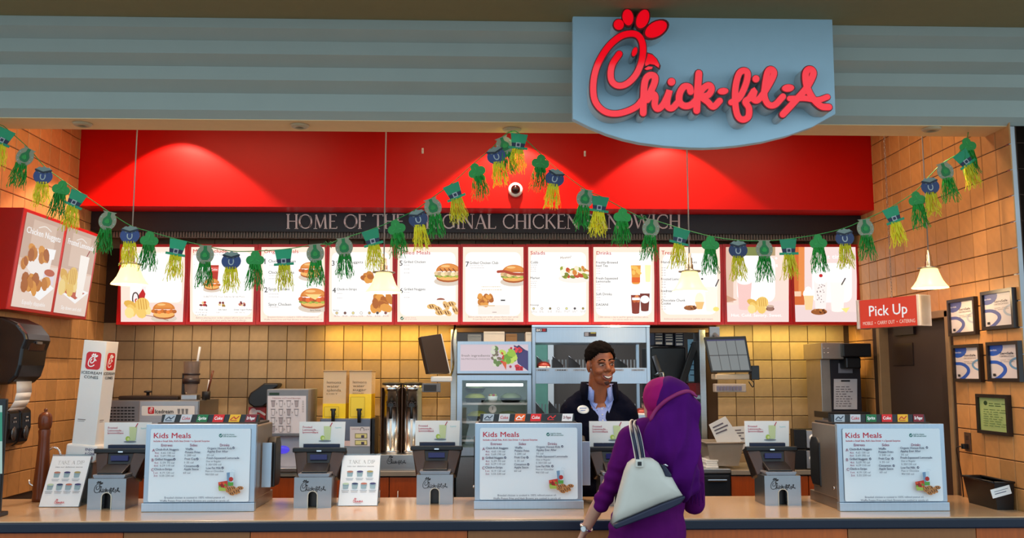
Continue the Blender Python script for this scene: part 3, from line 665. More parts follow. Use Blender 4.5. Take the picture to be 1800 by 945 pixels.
for i, (a, b) in enumerate(edges):
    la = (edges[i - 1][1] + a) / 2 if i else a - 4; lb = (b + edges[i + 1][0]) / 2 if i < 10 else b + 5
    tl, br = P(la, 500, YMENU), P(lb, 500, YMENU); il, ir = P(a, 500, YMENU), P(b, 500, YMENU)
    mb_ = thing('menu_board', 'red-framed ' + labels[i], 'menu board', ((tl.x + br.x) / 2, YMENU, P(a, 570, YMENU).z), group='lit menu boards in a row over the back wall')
    y0, y1 = YMENU - .014, YMENU + .16
    f = MB(); z0, z1 = P((a + b) / 2, 570.5, YMENU).z, P((a + b) / 2, 429.5, YMENU).z; j0, j1 = P((a + b) / 2, 565.5, YMENU).z, P((a + b) / 2, 434, YMENU).z
    f.box(tl.x + .001, il.x, y0, y1, z0, z1); f.box(ir.x, br.x - .001, y0, y1, z0, z1); f.box(il.x, ir.x, y0, y1, z0, j0); f.box(il.x, ir.x, y0, y1, j1, z1); f.box(il.x, ir.x, YMENU + .01, y1, j0, j1)
    f.build('frame', M_REDF, mb_, world=True)
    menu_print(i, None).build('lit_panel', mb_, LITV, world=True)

# ================================================================ angled menu box on the left wall
XM = XL + .17
sm = thing('wall_menu_box', 'red two-panel lit menu box on the left tiled wall showing nuggets and a frosted drink', 'menu board', (XL, 6.35, 1.95))
ya, yb = PX(27, 450, XM).y, PX(163, 490, XM).y; zt, zb_ = PX(40, 367, XM).z, PX(20, 543, XM).z; TI = .035  # lean
def SM(t, h):  # t 0..1 along the wall, h 0 bottom .. 1 top -> point on the leaning face
    return Vector((XM - TI + TI * 2 * h, ya + (yb - ya) * t, zb_ + (zt - zb_) * h))
b = MB(); b.hexa([SM(0, 0), SM(1, 0), Vector((XL, yb, zb_)), Vector((XL, ya, zb_))], [SM(0, 1), SM(1, 1), Vector((XL, yb, zt)), Vector((XL, ya, zt))]); b.build('housing', M_REDF, sm, world=True, bevel=.004)
for (t0, t1, kind) in ((.035, .5, 0), (.535, .97, 1)):
    p = Print(lambda u, v, t0=t0, t1=t1: SM(t0 + (t1 - t0) * u / 100, .965 - .93 * v / 125) + Vector((.003, 0, 0)), (1, 0, 0)); p.clip = (0, 0, 100, 125)
    p.rect(0, 0, 100, 125, C(232, 200, 180)); p.rect(0, 0, 100, 60, C(206, 176, 158)); p.rect(20, 6, 80, 55, C(222, 196, 178)); p.poly([(0, 70), (100, 62), (100, 125), (0, 125)], C(238, 216, 202))
    if kind == 0:
        p.line([(34, 15), (50, 11), (66, 15)], 1.4, C(250, 244, 236)); p.text('Chicken Nuggets', 50, 26, 12, WHITE, 'c', w=88, bold=.01)
        p.poly([(20, 48), (50, 42), (80, 50), (76, 78), (48, 86), (22, 72)], C(248, 242, 238)); p.poly([(54, 40), (86, 38), (84, 52), (62, 56)], WHITE); lumps(p, 44, 50, 40, 10, 9, FRY, 3, 9); p.rect(64, 72, 92, 88, C(230, 220, 230)); p.ell(78, 72, 14, 5, C(190, 90, 60))
        lumps(p, 9, 66, 14, 6, 3, FRY, 5, 7); p.poly([(12, 96), (70, 84), (96, 92), (64, 112)], WHITE); lumps(p, 46, 92, 60, 16, 16, FRY, 7, 9); p.text('Equally dippable', 50, 120, 8, WHITE, 'c', w=58)
    else:
        p.line([(34, 15), (50, 11), (66, 15)], 1.4, C(250, 244, 236)); p.text('Frosted Lemonade', 50, 24, 12, WHITE, 'c', w=84, bold=.01)
        p.line([(70, 40), (80, 26)], 2.5, C(150, 40, 50), 1); glass(p, 68, 66, 30, 62, C(255, 248, 240)); p.poly([(0, 92), (40, 82), (98, 88), (60, 108)], WHITE); p.poly([(10, 92), (40, 86), (86, 90), (58, 102)], C(196, 90, 70)); glass(p, 68, 74, 28, 44, C(255, 248, 240)); waffle(p, 28, 80, 42); p.text('Sip down and chill', 50, 119, 8, WHITE, 'c', w=64)
    p.build('lit_panel', sm, .85, world=True)

# ================================================================ hanging pick-up sign
ar, al = P(1617, 545, 5.72), P(1506, 555, 6.2); d = al - ar; ang = math.atan2(-d.y, -d.x) ; Ls = math.hypot(d.x, d.y); zs0, zs1 = P(1620, 571, 5.72).z, P(1620, 518, 5.72).z
mid = (ar + al) / 2
ps = thing('hanging_sign', 'red illuminated box sign with white lettering hung on a chain by the doorway', 'sign', (mid.x, mid.y, zs0), ang)
hh = zs1 - zs0
MB().box(-Ls / 2, Ls / 2, .008, .092, 0, hh).build('box_body', mat('sign_aluminium', C(196, 192, 190), .4, .3), ps, bevel=.003)
for x in (-1, 1):
    MB().box(min(x * Ls / 2, x * (Ls / 2 - .022)), max(x * Ls / 2, x * (Ls / 2 - .022)), -.004, .104, -.004, hh + .004).build('end_cap', mat('sign_end', C(206, 204, 202), .35, .5), ps, bevel=.003)
for sg in (1, -1):
    yy = .0075 if sg > 0 else .0925
    p = Print(lambda u, v: ((u / 100 - .5) * (Ls - .046) * sg, yy, hh * (1 - v / 46)), (0, -sg, 0)); p.rect(0, 0, 100, 46, C(226, 44, 12))
    p.text('Pick Up', 50, 27, 24, WHITE, 'c', w=66, bold=.012); p.text('MOBILE  •  CARRY OUT  •  CATERING', 50, 41, 8, C(255, 225, 205), 'c', w=90)
    p.build('lit_face', ps, .8)
zt_ = ZC; ch = MB(); z = hh; k = 0
while z < zt_ - zs0:
    a = .006; pts = [(math.cos(q) * a if k % 2 else 0, .05 + (0 if k % 2 else math.cos(q) * a), z + .013 + .013 * math.sin(q)) for q in [2 * math.pi * j / 6 for j in range(7)]]
    ch.tube(pts, .0016, 4, False); z += .021; k += 1
ch.build('chain', M_STEELD, ps)['kind'] = 'stuff'

# ================================================================ pendant lamps
M_SHADE = mat('opal_glass_shade', C(255, 214, 150), .35, emit=1.7, emit_col=(1, .74, .30, 1), var=.05)
pend = None
for k, (px, py, lb) in enumerate(((228, 500, 'bell-shaped opal pendant lamp at the far left before the fries menu board'), (674, 514, 'bell-shaped opal pendant lamp before the boundary of menu boards 4 and 5'),
                          (1213, 512, 'bell-shaped opal pendant lamp before the treats menu board'), (1635, 506, 'bell-shaped opal pendant lamp beside the tiled right wall'))):
    Yp = 5.5; loc = P(px, py, Yp)
    if pend is None:
        pend = thing('pendant_lamp', lb, 'pendant lamp', loc, group='bell pendant lamps over the counter')
        prof = [(.107, 0), (.106, .006), (.092, .022), (.074, .05), (.062, .08), (.053, .105), (.049, .118), (.03, .122)]
        MB().lathe(prof, n=28).build('shade', M_SHADE, pend)
        MB().lathe([(.0, .120), (.068, .120), (.068, .126), (.03, .13), (.022, .14), (.022, .165), (.017, .168), (.017, .205), (.010, .21), (.010, .235), (.0, .236)], n=20).build('lamp_holder', mat('brushed_nickel', (.5, .46, .40, 1), .35, 1), pend)
        sb = MB().ell((0, 0, .06), (.03, .03, .045), 12, 8).build('bulb', mat('lamp_bulb', (1, .85, .6, 1), .4, emit=10, emit_col=(1, .82, .55, 1)), pend)
        MB().cyl((0, 0, .23), (0, 0, ZC - loc.z), .004, n=6).build('cord', mat('grey_cord', C(170, 158, 150), .5), pend)
    else: dup(pend, loc, 0, lb)
    light('pendant_bulb', 'POINT', (loc.x, loc.y, loc.z - .03), 3.5, (1, .74, .42), size=.05)

# ================================================================ ceiling hooks and dome camera on the bulkhead
cmq = P(906, 334, YBULK)
cmr = thing('dome_camera', 'small white security dome camera on the red bulkhead', 'camera', cmq)
def faced(prof, n=24):   # lathe turned to face the shopfront
    m = MB().lathe(prof, n=n); m.v = [Vector((v.x, -v.z, v.y)) for v in m.v]; return m
faced([(0, 0), (.056, 0), (.056, .02), (.05, .032), (.036, .036)]).build('housing', M_WHITE, cmr)
faced([(.037, .034), (.034, .05), (.024, .064), (.01, .07), (0, .071)]).build('dome', mat('smoked_dome', C(40, 14, 12), .08), cmr)
for px, py, lb in ((743, 265, 'small white hook on the red bulkhead left of the garland peak'), (1028, 270, 'small white hook on the red bulkhead right of the garland peak')):
    q = P(px, py, YBULK); h = thing('adhesive_hook', lb, 'hook', q, group='white hooks on the bulkhead')
    MB().box(-.008, .008, -.004, 0, -.022, .022).build('back_plate', M_WHITE, h, bevel=.003)
    MB().tube([(0, -.004, .005), (0, -.012, -.006), (0, -.016, -.016), (0, -.02, -.008)], .003, 6).build('hook_arm', M_WHITE, h)

# ================================================================ garlands
G_GRN, G_TEAL, G_HORSE, G_POT = mat('shamrock_card', C(30, 150, 52), .5, var=.15, objrand=.15), mat('hat_card', C(12, 150, 98), .5, var=.12, objrand=.15), mat('horseshoe_card', C(150, 146, 112), .5), mat('pot_card', C(38, 58, 110), .45, var=.2, objrand=.4)
G_YEL, G_TGR = mat('yellow_tissue', C(236, 222, 30), .6, var=.2, objrand=.12), mat('green_tissue', C(20, 150, 40), .6, var=.25, objrand=.15)
G_BLK, G_SIL, G_GOLD = mat('hat_band', C(22, 30, 62), .5), mat('card_silver', C(176, 180, 178), .4), mat('coin_card', C(130, 142, 130), .5)
def tassel_mesh(seed):
    rd = random.Random(seed); m = MB()
    for k in range(58):
        x = (rd.random() - .5) * .062; y = (rd.random() - .5) * .016; L = .09 + rd.random() * .065; sp = x * .75 + (rd.random() - .5) * .03; ph = rd.random() * 6; wd = .0042; vs = []
        n = 6
        for i in range(n):
            t = i / (n - 1); cx = x + sp * t * .8 + .005 * math.sin(ph + t * 9) * t; tw = ph + t * 5
            dx, dy = wd / 2 * math.cos(tw) , wd / 2 * math.sin(tw)
            vs += [(cx - dx, y + .008 * math.sin(ph + 7 * t) * t - dy, -L * t), (cx + dx, y + .008 * math.sin(ph + 7 * t) * t + dy, -L * t)]
        m.add(vs, [(2 * i, 2 * i + 1, 2 * i + 3, 2 * i + 2) for i in range(n - 1)])
    m.box(-.028, .028, -.001, .001, -.03, .012)
    return m.mesh('tassel')
TAS = {}
for cname, mm in (('y', G_YEL), ('g', G_TGR)):
    for s in range(4):
        me = tassel_mesh(s + (10 if cname == 'y' else 0)); me.materials.append(mm); TAS[cname, s] = me
th = .0016
def shp(polys): 
    m = MB()
    for p, y in polys: m.prism(p, y, y + th)
    return m
def cardmesh(name, polys, mt):
    me = shp(polys).mesh(name); bm = bmesh.new(); bm.from_mesh(me); bmesh.ops.recalc_face_normals(bm, faces=bm.faces); bm.to_mesh(me); bm.free(); me.materials.append(mt); return me
# all hang from z=0 (the string), facing -y
hat_crown = cardmesh('hat_crown', [([(-.05, .0), (.05, 0), (.036, -.082), (-.036, -.082)], 0)], G_TEAL)
hat_brim = cardmesh('brim', [([(-.056, -.078), (.056, -.078), (.056, -.092), (-.056, -.092)], -.002)], G_TEAL)
hat_band = cardmesh('hat_band', [([(-.040, -.056), (.040, -.056), (.036, -.078), (-.036, -.078)], -.002)], G_BLK)
buckle = cardmesh('buckle', [([(-.014, -.053), (.014, -.053), (.014, -.081), (-.014, -.081)], -.004)], G_SIL)
buckle2 = cardmesh('buckle_centre', [([(-.008, -.059), (.008, -.059), (.008, -.075), (-.008, -.075)], -.0056)], G_BLK)
def shamrock_poly(cx, cz, s, n=60):
    out = []
    for k in range(n):
        a = 2 * math.pi * k / n; r = s * (.74 + .26 * abs(math.cos(1.5 * (a - math.pi / 2))) ** .6); out.append((cx + r * math.cos(a), cz + r * math.sin(a)))
    return out
sham = cardmesh('shamrock_leaf', [(ell_poly(x, z, r, r, 0, 18), y) for x, z, r, y in ((0, -.023, .026, 0), (-.026, -.052, .026, .0002), (.026, -.052, .026, .0004), (0, -.046, .022, -.0004), (0, -.074, .012, .0006))], G_GRN)
sham_hi = cardmesh('leaf_highlight', [([(0, -.047), (-.003, -.02), (.003, -.02)], -.0018), ([(0, -.047), (-.026, -.056), (-.024, -.061)], -.0018), ([(0, -.047), (.026, -.056), (.024, -.061)], -.0018)], mat('shamrock_light', C(46, 172, 66), .5))
arc = lambda r0, r1: [(r0 * math.cos(R(a)), -.048 + r0 * 1.05 * math.sin(R(a))) for a in range(118, 423, 15)]
hs_o = [(.05 * math.cos(R(a)), -.05 + .054 * math.sin(R(a))) for a in range(125, 416, 12)] + [(.034, 0), (-.034, 0)]
horse = cardmesh('horseshoe_card', [(hs_o[:-2] + [(.040, .004), (-.040, .004)], 0)], G_HORSE)
bottle = cardmesh('bottle_cutout', [([(-.009, .0), (.009, .0), (.009, -.022), (.026, -.044), (.026, -.068), (.014, -.08), (-.014, -.08), (-.026, -.068), (-.026, -.044), (-.009, -.022)], -.002)], mat('dark_green_card', C(10, 118, 50), .5))
bsham = cardmesh('small_shamrock', [(shamrock_poly(0, -.053, .015, 36), -.004)], G_GRN)
studs = cardmesh('stud', [(ell_poly(.041 * math.cos(R(a)), -.05 + .045 * math.sin(R(a)), .003, .003, 0, 8), -.002) for a in (160, 195, 230, 270, 310, 345, 20)], G_SIL)
pot = cardmesh('pot_card', [([(.055 * math.cos(R(a)), -.058 + .046 * math.sin(R(a))) for a in range(140, 401, 10)], 0)], G_POT)
coins = cardmesh('coin_heap', [([(.045 * math.cos(R(a)), -.022 + .018 * math.sin(R(a)) * (1.0 + .25 * math.sin(a))) for a in range(0, 360, 15)], -.002)], G_GOLD)
rim = cardmesh('pot_rim', [([(-.05, -.022), (-.046, -.03), (0, -.042), (.046, -.03), (.05, -.022), (.046, -.018), (0, -.032), (-.046, -.018)], -.004)], mat('pot_rim_card', C(20, 24, 44), .5))
L_, R_, _, _ = ribbon_poly([(-.012, -.048), (-.0135, -.062), (-.009, -.074), (0, -.078), (.009, -.074), (.0135, -.062), (.012, -.048)], .006, 4)
ush = cardmesh('horseshoe_mark', [([tuple(v) for v in L_] + [tuple(v) for v in R_[::-1]], -.002)], G_SIL)
KIND = {'h': ('hat', hat_crown, [hat_brim, hat_band, buckle, buckle2], 'y', -.088), 's': ('shamrock', sham, [sham_hi], 'g', -.075), 'o': ('horseshoe', horse, [bottle, bsham, studs], 'g', -.09), 'p': ('pot_of_gold', pot, [coins, rim, ush], 'y', -.09)}
YG = 5.18
items = [('h', 14, 228, -25), ('o', 52, 262, -28), ('p', 78, 292, -5), ('s', 112, 318, -15), ('h', 140, 337, -24), ('o', 193, 373, -12), ('p', 229, 396, 0), ('s', 264, 407, -4), ('h', 314, 421, -10), ('o', 361, 432, 0), ('p', 407, 441, 0), ('s', 449, 441, 0), ('h', 498, 438, 4), ('o', 553, 430, 6),
         ('o', 603, 419, 8), ('h', 650, 404, 16), ('s', 693, 387, 16), ('p', 731, 368, 14), ('o', 756, 350, 20), ('h', 792, 324, 24), ('s', 832, 288, 24), ('p', 867, 258, 18), ('o', 881, 242, 24), ('h', 913, 235, -6), ('s', 952, 272, -8), ('p', 980, 297, -16), ('o', 1031, 334, -10), ('h', 1056, 345, -8), ('s', 1095, 366, -4),
         ('o', 1146, 386, -8), ('h', 1199, 402, -14), ('s', 1249, 415, -2), ('p', 1297, 422, 0), ('o', 1343, 423, 0), ('h', 1385, 420, 2), ('s', 1437, 412, 4), ('p', 1483, 401, 4), ('o', 1519, 386, 6), ('h', 1564, 365, 20), ('s', 1608, 337, 14), ('p', 1632, 311, 8), ('o', 1656, 287, 20), ('h', 1686, 268, 35), ('s', 1697, 243, 14)]
segs = [(0, 14, 'tasselled garland from the left edge to the knot above the third menu board', [(-40, 205), (0, 219)], [(577, 429)]), (14, 29, 'shamrock, hat and pot garland peaking at the middle of the soffit', [(577, 429)], [(1128, 383)]), (29, 44, 'shamrock, hat and pot garland rising over the treats boards to the right wall', [(1128, 383)], [(1700, 245), (1702, 232)])]
for a, b, lb, pre, post in segs:
    its = items[a:b]; pts = pre + [(x, y) for _, x, y, _ in its] + post
    if a == 14: pts.insert(pts.index((913, 235)), (899, 231))
    g = thing('garland', lb, 'garland', P(pts[0][0], pts[0][1], YG), group='tissue tassel garlands across the shopfront')
    sp = smooth_path([tuple(P(x, y, YG)) for x, y in pts], 4); GM = ROOTM[g.name].inverted()
    MB().tube(sp, .0025, 5).build('ribbon', mat('green_ribbon', C(20, 140, 60), .5), g, world=True)
    for j, (k, x, y, rt) in enumerate(its):
        nm, base, subs, tc, tz = KIND[k]; loc = GM @ P(x, y, YG - .006 - .005 * (j % 2))
        o = link(nm, base, [], g); o.location = loc; o.rotation_euler = (0, R(-rt), 0)
        for s_ in subs:
            q_ = link(s_.name, s_, [], o)
            if s_.name == 'stud': q_['kind'] = 'stuff'
        t = link('tassel', TAS[tc, (j * 3 + a) % 4], [], o); t.location = (0, .003, tz); t.rotation_euler = (0, R(rt * .65), 0)
    if a < 29:
        q = post[0]; c = GM @ P(q[0], q[1], YG - .004)
        kn = MB()
        for sg in (-1, 1):
            kn.tube([c, c + Vector((sg * .014, -.003, .014)), c + Vector((sg * .026, -.003, .006)), c + Vector((sg * .012, -.002, -.002)), c], .0022, 5)
            kn.tube([c, c + Vector((sg * .012, -.004, -.012)), c + Vector((sg * .02, -.003, -.022))], .002, 5)
        kn.build('bow_knot', mat('green_ribbon', C(20, 140, 60), .5), g)

# ================================================================ things on the front counter
HK, WK = .485, .62
KU = lambda u, v: (((u - 585) / 1110) * WK, HK * (1 - (v - 105) / 839))
def kids_print(par):
    p = Print(lambda u, v: (KU(u, v)[0], -.0065, KU(u, v)[1]), (0, -1, 0)); NV, MG, TL = C(40, 44, 84), C(150, 30, 84), C(20, 110, 100)
    p.rrect(82, 150, 1088, 850, 18, C(236, 240, 242))
    p.text('Kids Meals', 115, 240, 72, C(206, 24, 52), w=370, bold=.02); p.text("Include a Small Side, Kid's Size Drink + a Special Surprise", 115, 277, 24, C(206, 24, 52), w=560, bold=.015)
    p.ell(786, 216, 18, 18, TL); p.line([(778, 216), (785, 224), (797, 208)], 5, WHITE, 1); p.text('look for choices', 812, 212, 19, TL, w=110, bold=.01); p.text('200 cal and under', 812, 230, 19, TL, w=135, bold=.01)
    for t, u, ww in (('Entrees', 250, 112), ('Sides', 519, 74), ('Drinks', 830, 94)): p.text(t, u, 320, 36, MG, 'c', w=ww, bold=.008)
    def ck(u, v): p.ell(u, v, 12, 12, NV); p.line([(u - 5, v), (u - 1, v + 5), (u + 6, v - 5)], 3.5, WHITE, 1)
    for L, v in (('A', 370), ('B', 463), ('C', 556)): p.text(L, 107, v, 40, MG, bold=.01)
    for t, u, v, ww in (('Chick-fil-A Nuggets', 143, 358, 230), ('Grilled Nuggets', 141, 452, 182), ('Chick-n-Strips', 138, 546, 176), ('Waffle', 441, 354, 76), ('Potato Fries', 440, 384, 150), ('Fruit Cup', 438, 448, 112), ('Cinnamon', 435, 516, 124), ('Apple Sauce', 435, 546, 146),
                        ('Organic Honest Kids', 662, 347, 246), ('Appley Ever After', 662, 377, 208), ('Fresh-Squeezed Lemonade', 660, 440, 324), ('Low Fat Milk', 658, 536, 146)): p.text(t, u, v, 29, NV, w=ww, bold=.014)
    for a, b, v in (('4ct', '4.65 130 cal', 389), ('6ct', '5.69 190 cal', 417), ('4ct', '5.09 70 cal', 483), ('6ct', '6.29 110 cal', 510), ('1ct', '4.19 120 cal', 578), ('2ct', '5.55 230 cal', 606)):
        p.text(a, 140, v, 26, MG, w=40, bold=.012); p.text(b, 200, v, 26, C(70, 66, 84), w=140)
    for t, u, v, ww in (('S 280 cal', 440, 412, 110), ('S 35 cal', 438, 480, 95), ('60 cal', 434, 578, 70), ('35 cal', 662, 410, 70), ('Diet or Regular', 660, 470, 145), ('S 30/130 cal', 658, 500, 152), ('Plain or Chocolate', 656, 564, 180), ('90/150 cal', 656, 594, 126)): p.text(t, u, v, 25, C(70, 66, 84), w=ww)
    for q in ((342, 440), (570, 438), (578, 506), (928, 332), (826, 524)): ck(*q)
    p.poly([(868, 570), (936, 560), (940, 680), (880, 690)], C(210, 224, 230)); p.poly([(868, 570), (900, 566), (904, 690), (880, 690)], C(120, 150, 180)); p.ell(914, 632, 22, 22, C(190, 40, 30)); p.rect(884, 660, 938, 694, C(90, 160, 60)); p.line([(916, 560), (922, 540), (955, 550)], 5, C(220, 224, 230), 2)
    p.poly([(788, 660), (880, 645), (884, 735), (800, 742)], C(206, 50, 30)); lumps(p, 834, 690, 60, 40, 10, [C(160, 20, 20), C(230, 90, 50), C(120, 150, 40)], 3, 14); p.poly([(790, 705), (870, 715), (866, 742), (800, 742)], C(170, 190, 80))
    for k, (u, v) in enumerate(((900, 742), (940, 715), (960, 750), (1010, 715), (925, 765), (985, 740), (900, 720))):
        p.ell(u, v, 34, 18, C(196, 130, 70), 20 * (k % 3)); p.line([(u - 14, v - 8), (u - 2, v + 10)], 8, C(80, 40, 24), 1); p.line([(u + 6, v - 10), (u + 16, v + 8)], 8, C(80, 40, 24), 1)
    p.text('Breaded chicken is cooked in 100% refined peanut oil.', 565, 812, 28, NV, 'c', w=600); p.text('Waffle Potato Fries and Hash Browns are cooked in canola oil.', 565, 842, 28, NV, 'c', w=690)
    return p.build('menu_sign', par)
TAGS = {'a': [(C(170, 180, 190), C(40, 50, 70), '~'), (C(196, 200, 206), C(200, 20, 30), 'Coke'), (C(10, 110, 60), WHITE, 'Sprite'), (C(220, 20, 20), WHITE, 'Coke'), (C(236, 180, 30), C(190, 30, 20), '~'), (C(130, 14, 30), WHITE, 'Dr Pepper')],
        'b': [(C(170, 180, 190), C(40, 50, 70), '~'), (C(206, 206, 210), C(200, 20, 30), 'Coke'), (C(236, 96, 10), WHITE, '~'), (C(226, 20, 20), WHITE, 'Coke'), (C(24, 20, 22), C(220, 30, 30), '~'), (C(236, 232, 234), C(130, 14, 30), 'Dr Pepper')]}
SIDE = mat('fountain_side', (.30, .25, .21, 1), .4, .8, var=.2, scale=4)
def kids_unit(px0, px1, py, lb, tg, side):
    a, c = PZ(px0, py, ZCT), PZ(px1, py, ZCT); loc = Vector(((a.x + c.x) / 2, (a.y + c.y) / 2, ZCT))
    t = thing('drink_fountain', lb, 'drink fountain', loc, group='countertop drink fountains with kids meal signs')
    MB().box(-WK / 2, WK / 2, 0, .03, .048, HK).build('front_panel', M_BLUEST, t, bevel=.004)
    MB().box(-WK / 2 - .004, WK / 2 + .004, -.012, .03, 0, .048).build('base_plinth', M_BLUEST, t, bevel=.003)
    MB().box(-WK / 2, WK / 2, .03, .40, .06, HK - .01).build('cabinet', SIDE, t, bevel=.006)
    MB().box(-WK / 2 + .01, WK / 2 - .01, .03, .5, 0, .06).build('drip_tray', SIDE, t, bevel=.004)
    MB().box(-WK / 2 + .02, WK / 2 - .02, .12, .40, HK - .01, HK + .002).build('top_lid', M_DARK, t, bevel=.003)
    MB().prism([(.15, HK), (.165, HK + .045), (.20, HK + .045), (.20, HK)], -WK / 2 + .03, WK / 2 - .03, 'yz').build('tag_rail', M_BLACK, t)
    for sg in (-1, 1):
        if sg > 0: MB().box(.315, .37, .13, .137, .115, .37).build('side_flap', M_BLUEST, t, bevel=.002)
        pts = [(.27, .1), (.40, .1), (.43, .14), (.43, .35), (.40, .39), (.31, .39), (.27, .36)]
        MB().prism(pts, *((.312, .36) if sg > 0 else (-.318, -.28)), 'yz').build('side_guard', M_BLACK, t, bevel=.008)
    MB().cyl((-WK / 2 - .001, .06, .12), (-WK / 2 - .01, .06, .12), .008, n=10).build('lock', M_CHROME, t)
    kids_print(t)
    for k, (bgc, fg, tx) in enumerate(TAGS[tg]):
        x = (k - 2.5) * .094
        f = lambda u, v: (x + (u - 10) * .0031 + (12 - v) * .0006, .149 + .015 * (12 - v) / 12 - .003, HK + .003 + .043 * (12 - v) / 12)
        p = Print(f, (0, -1, .3)); p.rect(0, 0, 20, 12, bgc)
        if tx == '~': p.line([(3, 8), (8, 4), (12, 7), (17, 3)], 1.8, fg, 3); p.rect(3, 9, 15, 10, fg)
        else: p.text(tx, 10, 8.2, 7, fg, 'c', w=15, bold=.02)
        p.build('flavour_tag', t)
    return t
kids_unit(250, 447, 898.5, 'steel drink fountain with a kids meal sign, leftmost of the three', 'a', 1)
kids_unit(833, 1026, 894, 'steel drink fountain with a kids meal sign, nearest the cashier', 'b', 1)
kids_unit(1475, 1669, 897.5, 'steel drink fountain with a kids meal sign, rightmost beside the black basket', 'a', -1)

# ---------------------------------------------------------------- till stations
M_TERM = mat('terminal_plastic', C(30, 24, 22), .35, var=.15)
M_TERMB = mat('terminal_brown', C(70, 46, 34), .3, var=.2)
def till():
    t = thing('till_station', 'x', 'till', (0, 0, 0), group='till stations along the counter')
    W, H, D = .215, .172, .2; aw, ah = .026, .095
    ar_ = [(-aw, 0), (-aw, ah - aw)] + [(aw * math.cos(R(a)), ah - aw + aw * math.sin(R(a))) for a in range(165, 0, -15)] + [(aw, ah - aw), (aw, 0)]
    MB().prism([(-W / 2, 0)] + ar_ + [(W / 2, 0), (W / 2, H), (-W / 2, H)], 0, .004).build('front_plate', mat('till_steel', (.36, .37, .39, 1), .3, 1, var=.15, scale=7), t)
    b = MB(); b.box(-W / 2, -W / 2 + .004, .004, D, 0, H); b.box(W / 2 - .004, W / 2, .004, D, 0, H); b.box(-W / 2 + .004, W / 2 - .004, .004, D, H - .004, H); b.box(-W / 2 + .004, W / 2 - .004, D - .004, D, 0, H - .004); b.build('pedestal', MATS['till_steel'], t)
    e = MB(); L, Q, _, _ = ribbon_poly([(x * 1.05, z) for x, z in ar_], .005, 1); 
    e.prism([tuple(v) for v in L] + [tuple(v) for v in Q[::-1]], -.003, .001); e.build('arch_edge', mat('arch_trim', C(206, 196, 176), .4), t)
    MB().box(-.03, .03, .05, .06, .002, .1).build('inner_cable_box', M_BLACK, t)
    p = Print(lambda u, v: (-W / 2 + u * W, -.0012, H - v * W), (0, -1, 0)); logo(p, .16, .06, .70, C(26, 22, 24), k=.7); p.build('logo_print', t)
    MB().prism([(-.085, H), (.085, H), (.092, H + .012), (.092, H + .02), (-.092, H + .02), (-.092, H + .012)], .02, .16).build('card_reader_tray', mat('reader_grey', C(150, 150, 156), .3, .4), t, bevel=.002)
    m = MB(); m.hexa([(-.075, .03, H + .02), (.075, .03, H + .02), (.075, .15, H + .045), (-.075, .15, H + .045)][::1], [(-.07, .03, H + .03), (.07, .03, H + .03), (.07, .15, H + .07), (-.07, .15, H + .07)]); m.build('card_reader', M_BLACK, t, bevel=.004)
    # tilted terminal seen from behind
    m = MB(); m.hexa([(-.115, .12, .16), (.115, .12, .16), (.125, .2, .13), (-.125, .2, .13)], [(-.155, .20, .325), (.155, .20, .325), (.155, .29, .30), (-.155, .29, .30)]); m.build('terminal_head', M_TERM, t, bevel=.008)
    for sg in (-1, 1):
        m = MB(); m.hexa([(sg * .06, .125, .19), (sg * .112, .118, .165), (sg * .152, .195, .31), (sg * .075, .18, .30)], [(sg * .055, .14, .185), (sg * .115, .135, .16), (sg * .155, .21, .31), (sg * .075, .20, .30)]); m.build('rear_wing', M_TERMB, t, bevel=.003)
    MB().cyl((0, .19, .16), (0, .19, .002), .03, .05, 16).build('stand_neck', M_BLACK, t)
    MB().box(-.16, .16, .18, .215, .298, .326).build('top_bar', M_BLACK, t, bevel=.006)
    MB().box(-.05, .05, .158, .17, .258, .288).build('customer_display', mat('blue_display', C(34, 34, 70), .2, emit=.06, emit_col=C(80, 80, 220)), t)
    MB().box(-.014, .014, .172, .18, .305, .312).build('badge', M_CHROME, t)
    # promotion card on top
    s = .28 / 451; f = lambda u, v: ((u - 322) * s, .268, .318 + (330 - v) * s)
    MB().prism([f(u, v)[::2] for u, v in ((97, 75), (548, 75), (540, 330), (495, 330), (495, 288), (140, 288), (140, 330), (100, 330))], .2685, .2725).build('promo_card', M_PAPER, t)
    MB().box(-.11, .11, .262, .28, .312, .342).build('card_clip', mat('card_clip', C(20, 30, 60), .4), t)
    p = Print(f, (0, -1, 0)); c = C(190, 30, 80)
    p.text('Frosted', 132, 136, 27, c, w=90, bold=.012); p.text('Lemonade...', 132, 162, 27, c, w=150, bold=.012); p.text('brrrrrrrilliant', 132, 187, 27, c, w=152, bold=.012)
    p.ell(350, 262, 62, 9, C(120, 126, 134)); glass(p, 374, 182, 74, 128, C(206, 216, 160)); p.line([(400, 120), (418, 86)], 8, C(180, 24, 60), 1); p.ell(328, 232, 22, 24, C(176, 200, 70)); p.ell(334, 236, 12, 14, C(220, 230, 150)); p.text('Yummy', 448, 142, 22, C(100, 196, 206), w=62, rot=-5)
    p.build('promo_print', t)
    return t
t0 = till(); spots = ((186, 895, 'till station with promotion card behind the leftmost dip sign'), (549, 892, 'till station with promotion card, directly left of the second dip sign'), (764, 886, 'till station with promotion card, left of the middle drink fountain'), (1088, 889, 'till station with promotion card in front of the cashier'), (1377, 888, 'till station with promotion card near the plastic bin and napkin boxes'))
for k, (px, py, lb) in enumerate(spots):
    loc = PZ(px, py, ZCT)
    if k == 0: t0.location = loc; ROOTM[t0.name] = Matrix.Translation(loc); t0['label'] = lb
    else: dup(t0, loc, 0, lb)

